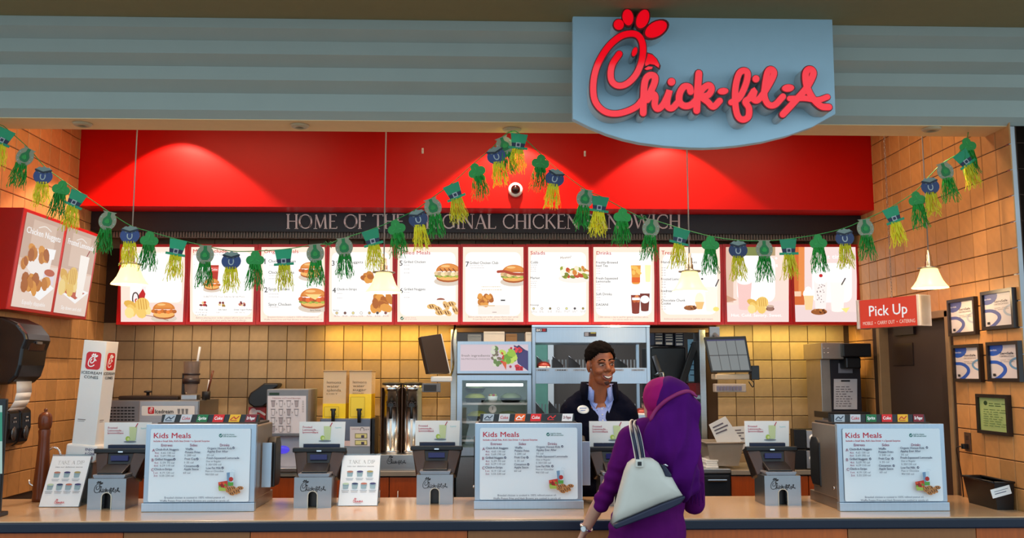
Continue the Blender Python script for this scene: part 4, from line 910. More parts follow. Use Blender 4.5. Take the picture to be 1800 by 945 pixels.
# ---------------------------------------------------------------- dip signs
def dip(px0, px1, py, lb):
    a, c = PZ(px0, py, ZCT), PZ(px1, py, ZCT); t = thing('table_sign', lb, 'sign', (a + c) / 2, group='slanted sauce signs on the counter')
    W, H, ln = .226, .31, R(27); f0 = lambda u, v: (u, v * math.sin(ln), .003 + v * math.cos(ln))
    p = Print(lambda u, v: f0((u / 386 - .5) * W, H * (1 - v / 500)), (0, -math.cos(ln), math.sin(ln))); BL = C(90, 110, 120)
    p.rect(0, 0, 386, 500, C(238, 241, 244)); serif_text(p, 'TAKE A DIP', 66, 84, 36, C(20, 24, 40), 270); p.text('into our delicious sauces', 193, 118, 21, C(60, 66, 80), 'c', w=270)
    for k, (u, v, cc) in enumerate([(90, 190, C(180, 120, 100)), (190, 190, C(60, 56, 110)), (292, 190, C(170, 150, 90)), (58, 312, C(190, 210, 180)), (150, 312, C(50, 60, 100)), (240, 312, C(190, 110, 90)), (330, 312, C(60, 56, 110))]):
        p.poly([(u - 32, v - 24), (u + 32, v - 24), (u + 25, v + 26), (u - 25, v + 26)], C(150, 176, 186)); p.ell(u, v - 24, 32, 10, cc); p.rect(u - 30, v - 10, u + 30, v - 6, C(120, 150, 164))
        for j in range(2): p.rect(u - 38 + 6 * j, v + 42 + j * 14, u + 38 - 6 * j, v + 47 + j * 14, C(150, 160, 172))
    logo(p, 146, 430, 100, C(200, 20, 60), k=1.0); p.rect(168, 482, 226, 486, C(160, 160, 170)); p.build('sign_card', t)
    m = MB(); q = lambda u, v, d: Vector(f0(u, v)) + Vector((0, math.cos(ln), -math.sin(ln))) * d
    m.hexa([q(-W / 2 - .004, 0, .004), q(W / 2 + .004, 0, .004), q(W / 2 + .004, H + .012, .004), q(-W / 2 - .004, H + .012, .004)], [q(-W / 2 - .004, 0, .008), q(W / 2 + .004, 0, .008), q(W / 2 + .004, H + .012, .008), q(-W / 2 - .004, H + .012, .008)])
    AC = mat('clear_acrylic', C(210, 224, 232), .05, trans=.9, var=0, spec=.5); m.build('acrylic_back', AC, t)
    MB().hexa([(-W / 2, .005, .001), (W / 2, .005, .001), (W / 2, .16, .001), (-W / 2, .16, .001)], [(-W / 2, .005, .005), (W / 2, .005, .005), (W / 2, .16, .005), (-W / 2, .16, .005)]).build('acrylic_foot', AC, t)
    m = MB(); m.hexa([(-W / 2, .156, .005), (W / 2, .156, .005), (W / 2, .16, .005), (-W / 2, .16, .005)], [q(-W / 2, H, .008), q(W / 2, H, .008), q(W / 2, H, .012), q(-W / 2, H, .012)]); m.build('acrylic_prop', AC, t)
dip(69, 137, 891, 'slanted sauce sign at the left end of the counter'); dip(593, 664, 889, 'slanted sauce sign between the second and third till stations')

# ---------------------------------------------------------------- left end of the counter
k0, k1 = P(-80, 890, 5.1), P(3, 884, 5.1)
kz = thing('order_tablet', 'black framed upright tablet at the left edge of the picture', 'tablet', ((k0.x + k1.x) / 2, 5.1, ZCT))
MB().box(k0.x, k1.x, 5.08, 5.11, ZCT + .02, P(10, 700, 5.1).z).build('frame', M_BLACK, kz, world=True, bevel=.008)
MB().box(k0.x + .02, k1.x - .01, 5.05, 5.2, ZCT, ZCT + .022).build('foot', M_BLACK, kz, world=True, bevel=.005)
p = Print(lambda u, v: P(u, v, 5.078), (0, -1, 0)); p.rect(-70, 712, 4, 832, C(180, 214, 206)); p.rect(-70, 724, 4, 775, C(40, 150, 120)); p.rect(-50, 790, 0, 815, C(210, 240, 236)); p.build('screen', kz, .7, world=True)

td = thing('towel_dispenser', 'black wall paper towel dispenser with white paper hanging out', 'dispenser', (XL, 5.88, 1.65))
za = PX(60, 560, XL + .2).z; prof = [(XL + .007, 1.66), (XL + .007, 2.08), (XL + .11, 2.07), (XL + .2, 2.03), (XL + .255, 1.965), (XL + .265, 1.93), (XL + .245, 1.87), (XL + .235, 1.77), (XL + .215, 1.70), (XL + .17, 1.655), (XL + .09, 1.65)]
MB().prism(prof, 5.74, 6.06).build('cover', mat('gloss_black', C(24, 19, 20), .22, var=.2), td, world=True, bevel=.018, seg=3)
MB().prism([(XL + .20, 1.86), (XL + .249, 1.86), (XL + .262, 1.93), (XL + .235, 1.965), (XL + .20, 1.96)], 5.80, 6.0).build('window_band', mat('dark_amber', C(60, 34, 26), .15), td, world=True, bevel=.006)
MB().box(XL + .262, XL + .27, 5.86, 5.93, 1.905, 1.92).build('badge', M_STEELD, td, world=True)
sh = [(XL + .185, 1.67), (XL + .19, 1.60), (XL + .18, 1.55), (XL + .155, 1.505), (XL + .14, 1.49)]
m = MB()
for (xa, z_a), (xb, z_b) in zip(sh, sh[1:]): m.add([(xa, 5.80, z_a), (xa, 5.99, z_a), (xb, 5.99 - .0, z_b), (xb, 5.80, z_b)], [(0, 1, 2, 3)], True)
o = m.build('paper_sheet', M_PAPER, td, world=True); sm_ = o.modifiers.new('thick', 'SOLIDIFY'); sm_.thickness = .0015
for k, (yy, lb) in enumerate(((5.97, 'black wall soap dispenser under the paper towel box, nearer one'), (6.125, 'black wall soap dispenser under the paper towel box, farther one'))):
    sd = thing('soap_dispenser', lb, 'dispenser', (XL, yy, 1.25), group='twin black soap dispensers')
    MB().prism([(.007, .02), (.007, .25), (.06, .26), (.1, .23), (.105, .12), (.085, .03), (.05, 0)], -.07, .07).build('body', MATS['gloss_black'], sd, bevel=.014)
    m = MB().ell((.102, 0, .09), (.012, .03, .045), 14, 8); m.build('push_bar', mat('dark_chrome', (.16, .15, .15, 1), .2, .8), sd)
    p = Print(lambda u, v: (.106, (u - 5) * .006, .2 - v * .006), (1, 0, 0)); p.rect(2.5, 1.5, 7.5, 2.6, C(200, 196, 190)); p.ell(3, 6, 1, 1, C(200, 196, 190)); p.ell(7, 6, 1, 1, C(200, 196, 190)); p.build('icon_print', sd)
q = P(72, 869, 5.74); pm = thing('pepper_mill', 'tall turned brown wooden pepper mill by the left wall', 'pepper mill', (q.x, 5.74, ZCT))
MB().lathe([(0, 0), (.048, 0), (.05, .02), (.046, .05), (.05, .07), (.046, .12), (.04, .2), (.034, .3), (.031, .38), (.035, .42), (.031, .43)]).build('body', mat('turned_wood', C(112, 54, 24), .3, var=.25, scale=9), pm)
MB().lathe([(.028, .43), (.036, .44), (.04, .47), (.039, .50), (.034, .52), (.02, .532), (.008, .535), (.008, .54), (.012, .547), (.008, .555), (0, .556)]).build('cap', MATS['turned_wood'], pm)
q = PZ(66, 874, ZCT); fc = thing('faucet', 'small chrome gooseneck faucet behind the leftmost dip sign', 'faucet', q)
MB().lathe([(0, 0), (.03, 0), (.03, .008), (.018, .014), (.016, .05), (.012, .055), (0, .056)]).build('base', M_CHROME, fc)
sp = [P(66, 862, q.y) - q, P(76, 838, q.y) - q, P(79, 812, q.y) - q, P(83, 794, q.y) - q, P(93, 786, q.y) - q, P(103, 790, q.y) - q, P(107, 802, q.y) - q]
MB().tube(smooth_path([tuple(v) for v in sp], 4), .008, 10).build('spout', M_CHROME, fc)
MB().tube([(0, 0, .05), (-.03, 0, .07), (-.055, 0, .085), (-.06, 0, .11)], .006, 8).build('lever', M_CHROME, fc)
# cone dispenser with its tilted carton
q = P(146, 872, 5.72); cb = thing('cone_dispenser', 'tall white carton of cones standing in a white holder at the left', 'dispenser', (q.x, 5.72, ZCT + .006), rot=(0, R(4), R(-6)))
cz = .31; ch_ = P(150, 600, 5.72).z - ZCT
MB().box(-.072, .072, -.072, .072, cz + .02, ch_).build('carton', M_WHITE, cb, bevel=.002)
for k in range(2):
    fnp = (lambda u, v: (-.072 + u * .00144, -.0725, ch_ - v * .00144)) if k == 0 else (lambda u, v: (.0725, -.072 + u * .00144, ch_ - v * .00144))
    p = Print(fnp, (0, -1, 0) if k == 0 else (1, 0, 0)); p.rrect(18, 48, 84, 122, 14, C(206, 22, 34)); logo(p, 28, 54, 44, WHITE, True); p.build('carton_badge', cb); p = Print(fnp, (0, -1, 0) if k == 0 else (1, 0, 0)); p.text('ICEDREAM', 50, 142, 17, INK, 'c', w=88, bold=.015); p.text('CONES', 50, 160, 17, INK, 'c', w=62, bold=.015); p.rect(14, 330, 48, 334, GREY); p.rect(14, 338, 44, 340, GREY); p.build('carton_print', cb)
MB().prism([(-.10, cz - .075), (.075, cz - .075), (.095, cz - .055), (.1, cz + .0), (.095, cz + .03), (-.10, cz + .03)], -.085, .085).build('holder', M_WHITE, cb, bevel=.012)
p = Print(lambda u, v: (.02 + u * .00085, -.0858, cz + .018 - v * .00085), (0, -1, 0)); p.text('ENJOY', 40, 24, 24, C(60, 50, 110), 'c', w=68, bold=.02); p.text('A CONE', 42, 52, 24, C(60, 50, 110), 'c', w=72, bold=.02); p.rrect(20, 64, 66, 84, 4, C(206, 22, 34)); p.rect(28, 72, 58, 76, WHITE); p.build('holder_print', cb)
MB().box(-.07, .07, -.06, .06, .02, cz - .07).build('stand', mat('clear_stand', C(120, 110, 104), .2, trans=.3), cb, bevel=.004); MB().box(-.08, .08, -.07, .07, 0, .02).build('base_plate', M_DARK, cb, bevel=.004)

# ---------------------------------------------------------------- right end: basket, outlet
b0 = PZ(1706, 880, ZCT); bk = thing('basket', 'black open plastic basket with a white tag by the right wall', 'basket', (XR - .2, 5.3, ZCT))
x0, x1 = PZ(1702, 884, ZCT).x, XR - .02; ya_, yb_ = 5.18, 5.52; hz = .155
def fr_(e, z): return [(x0 + .02 - e, ya_ + .02 - e, z), (x1 - .01, ya_ + .02 - e, z), (x1 - .01, yb_ - .02 + e, z), (x0 + .02 - e, yb_ - .02 + e, z)]
m = MB(); o_, i_ = [fr_(0, ZCT), fr_(.02, ZCT + hz)], [fr_(-.006, ZCT + .006), fr_(.014, ZCT + hz)]
m.add(o_[0] + o_[1] + i_[0] + i_[1], [(0, 1, 2, 3), (8, 9, 10, 11)] + [(i, (i + 1) % 4, 4 + (i + 1) % 4, 4 + i) for i in range(4)] + [(8 + i, 8 + (i + 1) % 4, 12 + (i + 1) % 4, 12 + i) for i in range(4)] + [(4 + i, 4 + (i + 1) % 4, 12 + (i + 1) % 4, 12 + i) for i in range(4)])
m.build('body', M_BLACK, bk, world=True)
m = MB()
for i in range(4):
    a, c = Vector(fr_(.022, ZCT + hz)[i]), Vector(fr_(.022, ZCT + hz)[(i + 1) % 4]); m.tube([a, c], .007, 6)
m.build('rim', M_BLACK, bk, world=True)
m = MB(); ce = Vector((x1 - .09, ya_ - .004, ZCT + .105)); ux, uz = Vector((.055, 0, .014)), Vector((-.006, 0, .024)); m.hexa([ce - ux - uz, ce + ux - uz, ce + ux + uz, ce - ux + uz], [v + Vector((0, .003, 0)) for v in (ce - ux - uz, ce + ux - uz, ce + ux + uz, ce - ux + uz)]); m.build('tag', M_PAPER, bk, world=True)
p = Print(lambda u, v: ce + ux * (u / 10 - 1) + uz * (1 - v / 10) + Vector((0, -.001, 0)), (0, -1, 0)); greylines(p, 3, 6, 14, 1, 4, C(60, 60, 90), 1); p.rect(3, 11, 15, 12.5, C(60, 60, 90)); p.build('tag_print', bk, world=True)
q = PX(1704, 776, XR); ol_ = thing('wall_outlet', 'brown wall outlet plate with a black plug on the right wall', 'outlet', (XR - .007, q.y, q.z))
MB().box(-.006, 0, -.036, .036, -.058, .058).build('cover_plate', mat('outlet_brown', C(90, 60, 40), .4), ol_, bevel=.002)
for s in (-1, 1): MB().box(-.008, -.004, -.016, .016, s * .026 - .014, s * .026 + .014).build('socket', mat('socket_dark', C(60, 38, 26), .4), ol_, bevel=.002)
MB().box(-.04, -.008, -.014, .018, -.044, -.012).build('plug', M_BLACK, ol_, bevel=.004)
MB().tube(smooth_path([(-.04, 0, -.028), (-.06, .02, -.035), (-.05, .05, -.07), (-.025, .06, -.2), (-.02, .055, -.36)], 4), .004, 6).build('cord', M_BLACK, ol_)

# ================================================================ back counter and the machines on it
def pb(x0, y0, x1, y1, Y): a, b = P((x0 + x1) / 2, y1, Y), P((x0 + x1) / 2, y0, Y); m = (y0 + y1) / 2; return P(x0, m, Y).x, P(x1, m, Y).x, a.z, b.z
def pbox(mb, x0, y0, x1, y1, Y, D): a, b, c, d = pb(x0, y0, x1, y1, Y); return mb.box(a, b, Y, Y + D, c, d)
def root_at(name, label, cat, px, Y, z, group=None): q = P(px, 800, Y); return thing(name, label, cat, (q.x, Y, z), group=group)
ZB, YB0 = 1.0, 6.88
M_LAM = mat('grey_laminate', C(150, 138, 124), .3, var=.1)
def back_counter(xa, xb, n, lb):
    t = thing('back_counter', lb, 'counter', ((xa + xb) / 2, YB0, 0))
    MB().box(xa, xb, YB0, YB - .012, ZB - .035, ZB).build('worktop', M_LAM, t, world=True, bevel=.004)
    MB().box(xa, xb, YB0 + .04, YB - .02, .1, ZB - .036).build('carcass', M_DARK, t, world=True)
    MB().box(xa, xb, YB0 + .08, YB - .02, 0, .1).build('toe_kick', M_BLACK, t, world=True)
    w = (xb - xa) / n
    for i in range(n):
        d = MB().box(xa + i * w + .003, xa + (i + 1) * w - .003, YB0 + .018, YB0 + .039, .11, ZB - .045).build('cabinet_door', M_WOODH, t, world=True, bevel=.003)
        hx = xa + (i + (.86 if i % 2 == 0 else .14)) * w
        h = MB(); h.tube([(hx, YB0 + .018, .72), (hx, YB0 - .005, .725), (hx, YB0 - .005, .855), (hx, YB0 + .018, .86)], .005, 8); o = h.build('handle', M_STEEL, t, world=True); o.parent = d
    return t
xf0, xf1 = P(803, 750, 6.9).x, P(934, 750, 6.9).x
back_counter(XL + .012, xf0 - .02, 6, 'back counter with cherry doors under the tea urns, left of the fridge')
xr0 = P(1286, 840, YB0).x
back_counter(xr0, XR - .012, 4, 'back counter with cherry doors under the napkin boxes at the right')

# --- soft ice cream machine
ic = root_at('ice_cream_machine', 'low steel soft-serve machine with a white name strip and dark lid', 'machine', 262, 6.92, ZB)
Yi = 6.92; zi = P(300, 703, Yi).z
a, b, _, _ = pb(180, 703, 350, 750, Yi); MB().box(a, b, Yi, Yi + .5, ZB, zi).build('body', M_STEELD, ic, world=True, bevel=.006)
a, b, _, _ = pb(246, 703, 349, 750, Yi); MB().box(a, b, Yi - .02, Yi, ZB + .02, zi - .004).build('front_panel', M_STEEL, ic, world=True, bevel=.004)
for k in range(5):
    for j in range(8):
        q = P(189 + j * 6.4, 716 + k * 5.4, Yi - .001); MB().box(q.x - .01, q.x + .01, Yi - .003, Yi + .001, q.z - .005, q.z + .005).build('vent_slot', M_BLACK, ic, world=True)
p = Print(lambda u, v: P(u, v, Yi - .022), (0, -1, 0)); p.rrect(249, 713, 342, 730, 2, C(236, 234, 232)); p.rrect(260, 715, 271, 727, 2, C(206, 22, 34)); logo(p, 262.5, 715.5, 7, WHITE, True); p.text('Icedream', 273, 726, 10, C(40, 36, 40), w=32, bold=.02)
for k in range(3): p.poly([(312 + k * 7, 718), (317 + k * 7, 718), (316 + k * 7, 727), (313 + k * 7, 727)], C(130, 130, 134))
p.build('name_strip', ic, world=True)
a, b, _, _ = pb(209, 693, 315, 703, Yi + .1); MB().box(a, b, Yi + .08, Yi + .4, zi, zi + .03).build('lid', mat('lid_dark', C(60, 46, 40), .3, .5), ic, world=True, bevel=.01)
q = P(260, 693, Yi + .22); MB().lathe([(.012, 0), (.012, .02), (.03, .024), (.03, .034), (.012, .038), (0, .038)], (q.x, Yi + .22, zi + .03), 14).build('lid_knob', M_DARK, ic, world=True)
# --- blender cup with straw, on the machine
q = P(335, 702, Yi + .12); bl = thing('blender', 'clear blender cup with dark bands on a steel base above the soft-serve machine', 'blender', (q.x, Yi + .12, zi))
AC = MATS['clear_acrylic']
MB().box(-.06, .06, -.05, .06, 0, .04).build('base', M_STEEL, bl, bevel=.006); MB().box(-.065, -.045, -.02, .03, .04, .2).build('post', M_DARK, bl, bevel=.003)
MB().lathe([(0, .045), (.045, .045), (.05, .1), (.062, .28), (.064, .29)], n=20).build('cup', mat('cloudy_cup', C(160, 140, 128), .15, trans=.5, var=.1), bl)
for z0, z1 in ((.12, .16), (.185, .2)): MB().lathe([(.056, z0), (.062, z0), (.062 + (z1 - z0) * .05, z1), (.056, z1)], n=20).build('band', mat('cup_band', C(46, 30, 30), .4), bl)
MB().cyl((.03, 0, .2), (.055, 0, .40), .009, n=8).build('spoon_handle', M_WHITE, bl)
# utensils in a holder
q = P(362, 702, Yi + .16); ut = thing('utensil_holder', 'wooden handled scoop and spatulas leaning beside the blender cup', 'utensils', (q.x, Yi + .16, zi))
MB().lathe([(0, 0), (.03, 0), (.032, .06), (.03, .062), (.028, .01), (0, .01)], n=14).build('cup', M_DARK, ut)
for k, (dx, h, mt) in enumerate(((.045, .22, 'turned_wood'), (.02, .15, 'white_plastic'), (.03, .18, 'worn_steel'))): MB().tube([(0, k * .008, .01), (dx * .6, k * .008, h * .6), (dx, k * .008, h)], [.006, .008, .01], 8).build('handle', MATS[mt], ut)

# --- black tap machine
bt = root_at('beverage_tap', 'black beaked beverage tap machine with red labelled front behind the left fountain', 'machine', 455, 7.34, ZB)
m = MB(); pbox(m, 437, 715, 466, 800, 7.36, .11); m.build('body', mat('label_red_machine', C(120, 24, 28), .4), bt, world=True, bevel=.01)
p = Print(lambda u, v: P(u, v, 7.358), (0, -1, 0)); p.rect(437, 715, 466, 745, C(170, 24, 30)); p.ell(445, 726, 7, 9, C(230, 200, 200)); p.line([(438, 735), (452, 722), (465, 728)], 4, C(230, 220, 220), 3); p.ell(458, 738, 7, 5, C(60, 10, 20)); p.build('label', bt, world=True)
m = MB(); m.prism([(P(x, y, 7.32).x, P(x, y, 7.32).z) for x, y in ((435, 700), (440, 690), (452, 682), (464, 673), (489, 673), (489, 679), (478, 686), (474, 706), (462, 715), (446, 716), (436, 709))], 7.32, 7.47); m.build('tap_head', M_BLACK, bt, world=True, bevel=.012)
# --- chart machine
cm = root_at('frosted_drink_machine', 'grey drink machine with a white cup chart on its front', 'machine', 505, 6.92, ZB)
a, b, c, d = pb(468, 684, 541, 766, 6.92); MB().box(a, b, 6.92, 7.3, c, d).build('upper_body', mat('grey_paint', C(128, 132, 140), .4), cm, world=True, bevel=.005)
a, b, c, _ = pb(472, 766, 537, 800, 6.97); MB().box(a, b, 6.99, 7.3, ZB, c + .15).build('lower_body', mat('pale_plastic', C(190, 190, 204), .3), cm, world=True, bevel=.006)
MB().box(a + .02, b - .02, 6.86, 6.99, ZB, ZB + .03).build('drip_tray', M_STEEL, cm, world=True, bevel=.004)
q = P(497, 790, 6.98); MB().ell((q.x, 6.985, q.z), (.05, .01, .03), 14, 8).build('indicator_lamp', mat('violet_lamp', C(90, 80, 220), .3, emit=.5, emit_col=C(80, 70, 255)), cm, world=True)
p = Print(lambda u, v: P(420 + u / 2.624, 560 + v / 2.624, 6.918), (0, -1, 0)); p.rect(133, 355, 310, 528, C(226, 220, 226)); p.rect(140, 340, 186, 352, C(30, 60, 40)); p.text('Milkshakes and Frosted Beverages', 220, 369, 9, C(150, 40, 60), 'c', w=130); 
for r in range(4):
    for k in range(4 if r < 2 else 3):
        u, v = 158 + k * 36, 392 + r * 39; p.poly([(u - 9, v - 14), (u + 9, v - 14), (u + 6, v + 14), (u - 6, v + 14)], C(120, 116, 122)); p.poly([(u - 7, v - 12), (u + 7, v - 12), (u + 5, v + 12), (u - 5, v + 12)], C(224, 218, 224) if (r + k) % 3 else C(170, 160, 168)); p.rect(u - 11, v - 16, u + 11, v - 13, C(120, 116, 122))
        if k: p.line([(u - 22, v - 4), (u - 17, v), (u - 22, v + 4)], 2, C(90, 86, 96), 1)
for k in range(7): p.rect(293, 378 + k * 8, 301, 381 + k * 8, C(150, 146, 152))
p.build('cup_chart', cm, world=True)
MB().box(b + .004, b + .012, 6.95, 7.2, ZB, ZB + .5).build('side_panel', M_STEELD, cm, world=True)
# --- lemonade dispensers on a steel stand
ls = root_at('dispenser_stand', 'steel stand with an instruction sheet below the lemonade tanks', 'stand', 607, 6.98, ZB)
a, b, c, d = pb(562, 735, 651, 776, 6.98); MB().box(a, b, 6.98, 7.35, c, d).build('upper_deck', mat('blue_grey_steel', (.20, .22, .28, 1), .35, .7), ls, world=True, bevel=.008)
MB().box(a, b, 7.0, 7.35, ZB, c).build('lower_deck', M_STEEL, ls, world=True, bevel=.004)
MB().box(a, b, 6.9, 7.0, ZB, ZB + .045).build('drip_tray', M_STEEL, ls, world=True, bevel=.006)
p = Print(lambda u, v: P(420 + u / 2.624, 560 + v / 2.624, 6.978), (0, -1, 0)); p.rect(512, 497, 604, 587, C(226, 218, 220)); p.text('Lemonade', 520, 510, 10, C(150, 60, 80), w=36); p.line([(560, 515), (562, 504), (570, 502), (577, 507), (577, 515)], 2.5, C(70, 60, 60), 2); p.text('40°F', 582, 514, 10, C(60, 50, 100), w=18)
for v in (540, 571): p.rect(535, v - 12, 592, v + 11, C(120, 116, 70)); p.rect(538, v - 9, 589, v + 8, C(226, 218, 150)); p.rect(564, v - 4, 578, v + 8, C(70, 60, 90))
p.rect(466, 562, 512, 586, C(230, 200, 196)); p.build('instruction_sheet', ls, world=True)
MB().box(b + .004, b + .03, 7.0, 7.3, ZB, d + .0).build('side_box', M_BLACK, ls, world=True, bevel=.006)
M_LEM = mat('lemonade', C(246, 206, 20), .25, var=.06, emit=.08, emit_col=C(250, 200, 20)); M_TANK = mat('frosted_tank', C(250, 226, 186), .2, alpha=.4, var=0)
zd = P(607, 735, 7.0).z
for k, (x0, x1, yl, l3, lb) in enumerate(((567, 607, 709, ('lemons', 'water', 'splenda', 'DIET'), 'clear square lemonade tank, the less filled one beside the chart machine'), (613, 652, 692, ('lemons', 'water', 'sugar', 'REGULAR'), 'clear square lemonade tank, the fuller one beside the tea urns'))):
    q = P((x0 + x1) / 2, 735, 7.0); t = thing('lemonade_tank', lb, 'drink dispenser', (q.x, 7.0, zd), group='square lemonade tanks')
    a, b, _, z1 = pb(x0, 653, x1, 735, 7.0); zl = P(600, yl, 7.0).z - zd; w = (b - a) / 2; h = z1 - zd
    m = MB(); m.box(-w, w, 0, .004, zl, h); m.box(-w, w, .246, .25, 0, h); m.box(-w, -w + .004, .004, .246, 0, h); m.box(w - .004, w, .004, .246, 0, h); m.build('tank_wall', M_TANK, t)
    MB().box(-w + .0, w - .0, .0, .245, .0, zl).build('lemonade', M_LEM, t); MB().box(-w - .004, w + .004, -.004, .254, h, h + .012).build('lid', mat('tank_lid', C(196, 166, 120), .3, trans=.4), t, bevel=.003)
    ww = 2 * w; p = Print(lambda u, v: (-w + u / 100 * ww, -.002, h - v / 100 * ww), (0, -1, 0))
    for j, tx in enumerate(l3[:3]): p.text(tx, 16, 52 + j * 17, 17, C(70, 60, 40), w=(62, 54, 62)[j])
    p.text(l3[3], 16, 100, 9, C(90, 80, 60), w=50); p.build('front_print', t); p = Print(lambda u, v: (-w + u / 100 * ww, -.002, h - v / 100 * ww), (0, -1, 0)); p.rrect(6, (1 - zl / h) * h / ww * 100 + 12, 72, h / ww * 100 - 6, 3, C(214, 180, 20)); p.rrect(9, (1 - zl / h) * h / ww * 100 + 15, 69, h / ww * 100 - 9, 2, C(246, 214, 60)); p.build('label_plate', t)
    m = MB(); m.cyl((-.0, -.05, .035), (0, 0, .035), .014, n=10); m.cyl((0, -.04, .07), (0, -.04, -.03), .016, .012, 10); m.box(-.02, .02, -.052, -.028, .06, .075); m.build('tap', M_BLACK, t, bevel=.002)
# --- tea urns
us = root_at('urn_base', 'light steel plinth with black script logo under the tea urns', 'plinth', 705, 6.93, ZB); zu = P(700, 797, 7.0).z
a, b, _, _ = pb(661, 797, 742, 822, 6.93); MB().box(a, b, 6.93, 7.36, ZB, zu).build('plinth_box', M_STEEL, us, world=True, bevel=.004)
p = Print(lambda u, v: P(u, v, 6.928), (0, -1, 0)); logo(p, 680, 800, 34, C(30, 26, 26), k=.8); p.build('logo_print', us, world=True)
for k, (xc, lb) in enumerate(((687.5, 'tall cylindrical steel tea urn next to the lemonade tanks'), (724, 'tall cylindrical steel tea urn next to the hanging screen and fridge'))):
    q = P(xc, 797, 7.1); t = thing('tea_urn', lb, 'urn', (q.x, 7.12, zu), group='tall steel tea urns'); r = .074; h = P(700, 676, 7.1).z - zu
    MB().lathe([(0, 0), (r + .004, 0), (r + .004, .02), (r, .022), (r, h - .05), (r + .003, h - .048), (r + .003, h), (0, h)], n=28).build('cylinder', M_CHROME if False else mat('urn_steel', (.62, .60, .58, 1), .2, 1, var=.05), t)
    MB().lathe([(r + .003, h), (r + .006, h + .004), (r + .006, h + .014), (r - .02, h + .022), (0, h + .024)], n=28).build('lid', M_DARK, t)
    m = MB(); m.cyl((0, -r - .035, .30), (0, -r + .005, .30), .012, n=10); m.cyl((0, -r - .03, .35), (0, -r - .03, .26), .014, .012, 10); m.box(-.02, .02, -r - .04, -r - .02, .345, .375); m.build('tap', M_BLACK, t, bevel=.002)
    MB().cyl((0, -r - .012, .04), (0, -r - .012, .25), .008, n=8).build('sight_glass', M_WHITE, t)
    p = Print(lambda u, v: (r * 1.003 * math.sin((u - 50) / 50 * .8), -r * 1.006 * math.cos((u - 50) / 50 * .8), h - .1 - v * .0016), (0, -1, 0)); p.text('tea', 50, 40, 52, C(60, 48, 44), 'c', w=74); p.rect(14, -20, 86, -12, C(190, 180, 176)); p.build('lettering', t)
    MB().box(-r - .006, -r - .001, -.05, .05, 0, h - .02).build('side_rail', mat('urn_brown', C(90, 58, 40), .4), t)

# --- fridge with lit header
YFr = 6.9
fz = thing('display_fridge', 'steel glass-door fridge with a lit header picturing fresh vegetables', 'fridge', ((xf0 + xf1) / 2, YFr, 0))
zf = {k: P(868, v, YFr).z for k, v in dict(top=599.7, hb=656, d1=659, g1=668, g0=786).items()}
a, b = xf0, xf1
m = MB(); m.box(a, b, YFr + .02, YFr + .55, zf['hb'] + .01, zf['top']); m.build('header_box', M_STEEL, fz, world=True, bevel=.006)
fm = MB(); x0, x1 = P(809, 630, YFr).x, P(928.5, 630, YFr).x; h0, h1 = P(868, 651.5, YFr).z, P(868, 605, YFr).z
fm.box(a, x0, YFr, YFr + .03, zf['hb'], zf['top']); fm.box(x1, b, YFr, YFr + .03, zf['hb'], zf['top']); fm.box(x0, x1, YFr, YFr + .03, zf['hb'], h0); fm.box(x0, x1, YFr, YFr + .03, h1, zf['top']); fm.build('header_frame', M_BLUEST, fz, world=True)
p = Print(lambda u, v: P(795 + u / 5.56, 570 + v / 5.56, YFr + .012), (0, -1, 0)); p.clip = (78, 192, 744, 455); p.rect(78, 192, 744, 455, C(214, 196, 204)); p.text('fresh ingredients', 90, 314, 32, C(96, 88, 80), w=278); p.text('NUTRITIOUS CHOICES', 90, 344, 20, C(110, 100, 104), w=278)
p.poly([(600, 200), (744, 260), (744, 455), (640, 380), (620, 280)], C(60, 56, 110)); p.poly([(595, 240), (650, 200), (715, 250), (650, 298)], C(50, 48, 90)); lumps(p, 645, 248, 60, 40, 14, [C(200, 30, 50), C(230, 60, 70)], 3, 12)
lumps(p, 430, 310, 70, 190, 18, [C(100, 130, 70), C(210, 214, 190), C(120, 110, 90)], 4, 22); lumps(p, 555, 310, 130, 100, 22, [C(150, 190, 60), C(190, 214, 90), C(110, 160, 50)], 6, 34); p.poly([(470, 350), (530, 370), (525, 445), (500, 400)], C(214, 90, 50)); lumps(p, 495, 320, 40, 90, 8, [C(200, 40, 40)], 8, 10); p.poly([(615, 400), (690, 410), (690, 450), (620, 450)], C(190, 30, 46)); lumps(p, 650, 415, 60, 40, 8, [C(210, 40, 60), C(160, 20, 40)], 9, 16); p.ell(575, 232, 12, 12, C(190, 40, 60)); p.ell(568, 412, 12, 14, C(170, 60, 80))
p.build('lit_picture', fz, .95, world=True)
m = MB(); m.box(a, b, YFr + .5, YFr + .55, 0, zf['d1']); m.box(a, a + .02, YFr + .04, YFr + .5, 0, zf['d1']); m.box(b - .02, b, YFr + .04, YFr + .5, 0, zf['d1']); m.box(a, b, YFr + .04, YFr + .5, zf['d1'] - .02, zf['d1']); m.box(a, b, YFr + .04, YFr + .5, 0, zf['g0']); m.build('cabinet', mat('fridge_liner', C(190, 204, 196), .4), fz, world=True)
g0, g1 = P(812, 720, YFr).x, P(927, 720, YFr).x
dm = MB(); dm.box(a, g0, YFr, YFr + .04, zf['g0'] - .06, zf['d1']); dm.box(g1, b, YFr, YFr + .04, zf['g0'] - .06, zf['d1']); dm.box(g0, g1, YFr, YFr + .04, zf['g1'], zf['d1']); dm.box(g0, g1, YFr, YFr + .04, zf['g0'] - .06, zf['g0']); dm.build('door_frame', M_BLUEST, fz, world=True)
MB().box(g0, g1, YFr + .018, YFr + .022, zf['g0'], zf['g1']).build('door_glass', mat('glass_pane', (1, 1, 1, 1), .02, trans=1, var=0, spec=.3), fz, world=True)
MB().box(a, b, YFr + .01, YFr + .04, .12, zf['g0'] - .07).build('lower_grille', M_STEELD, fz, world=True)
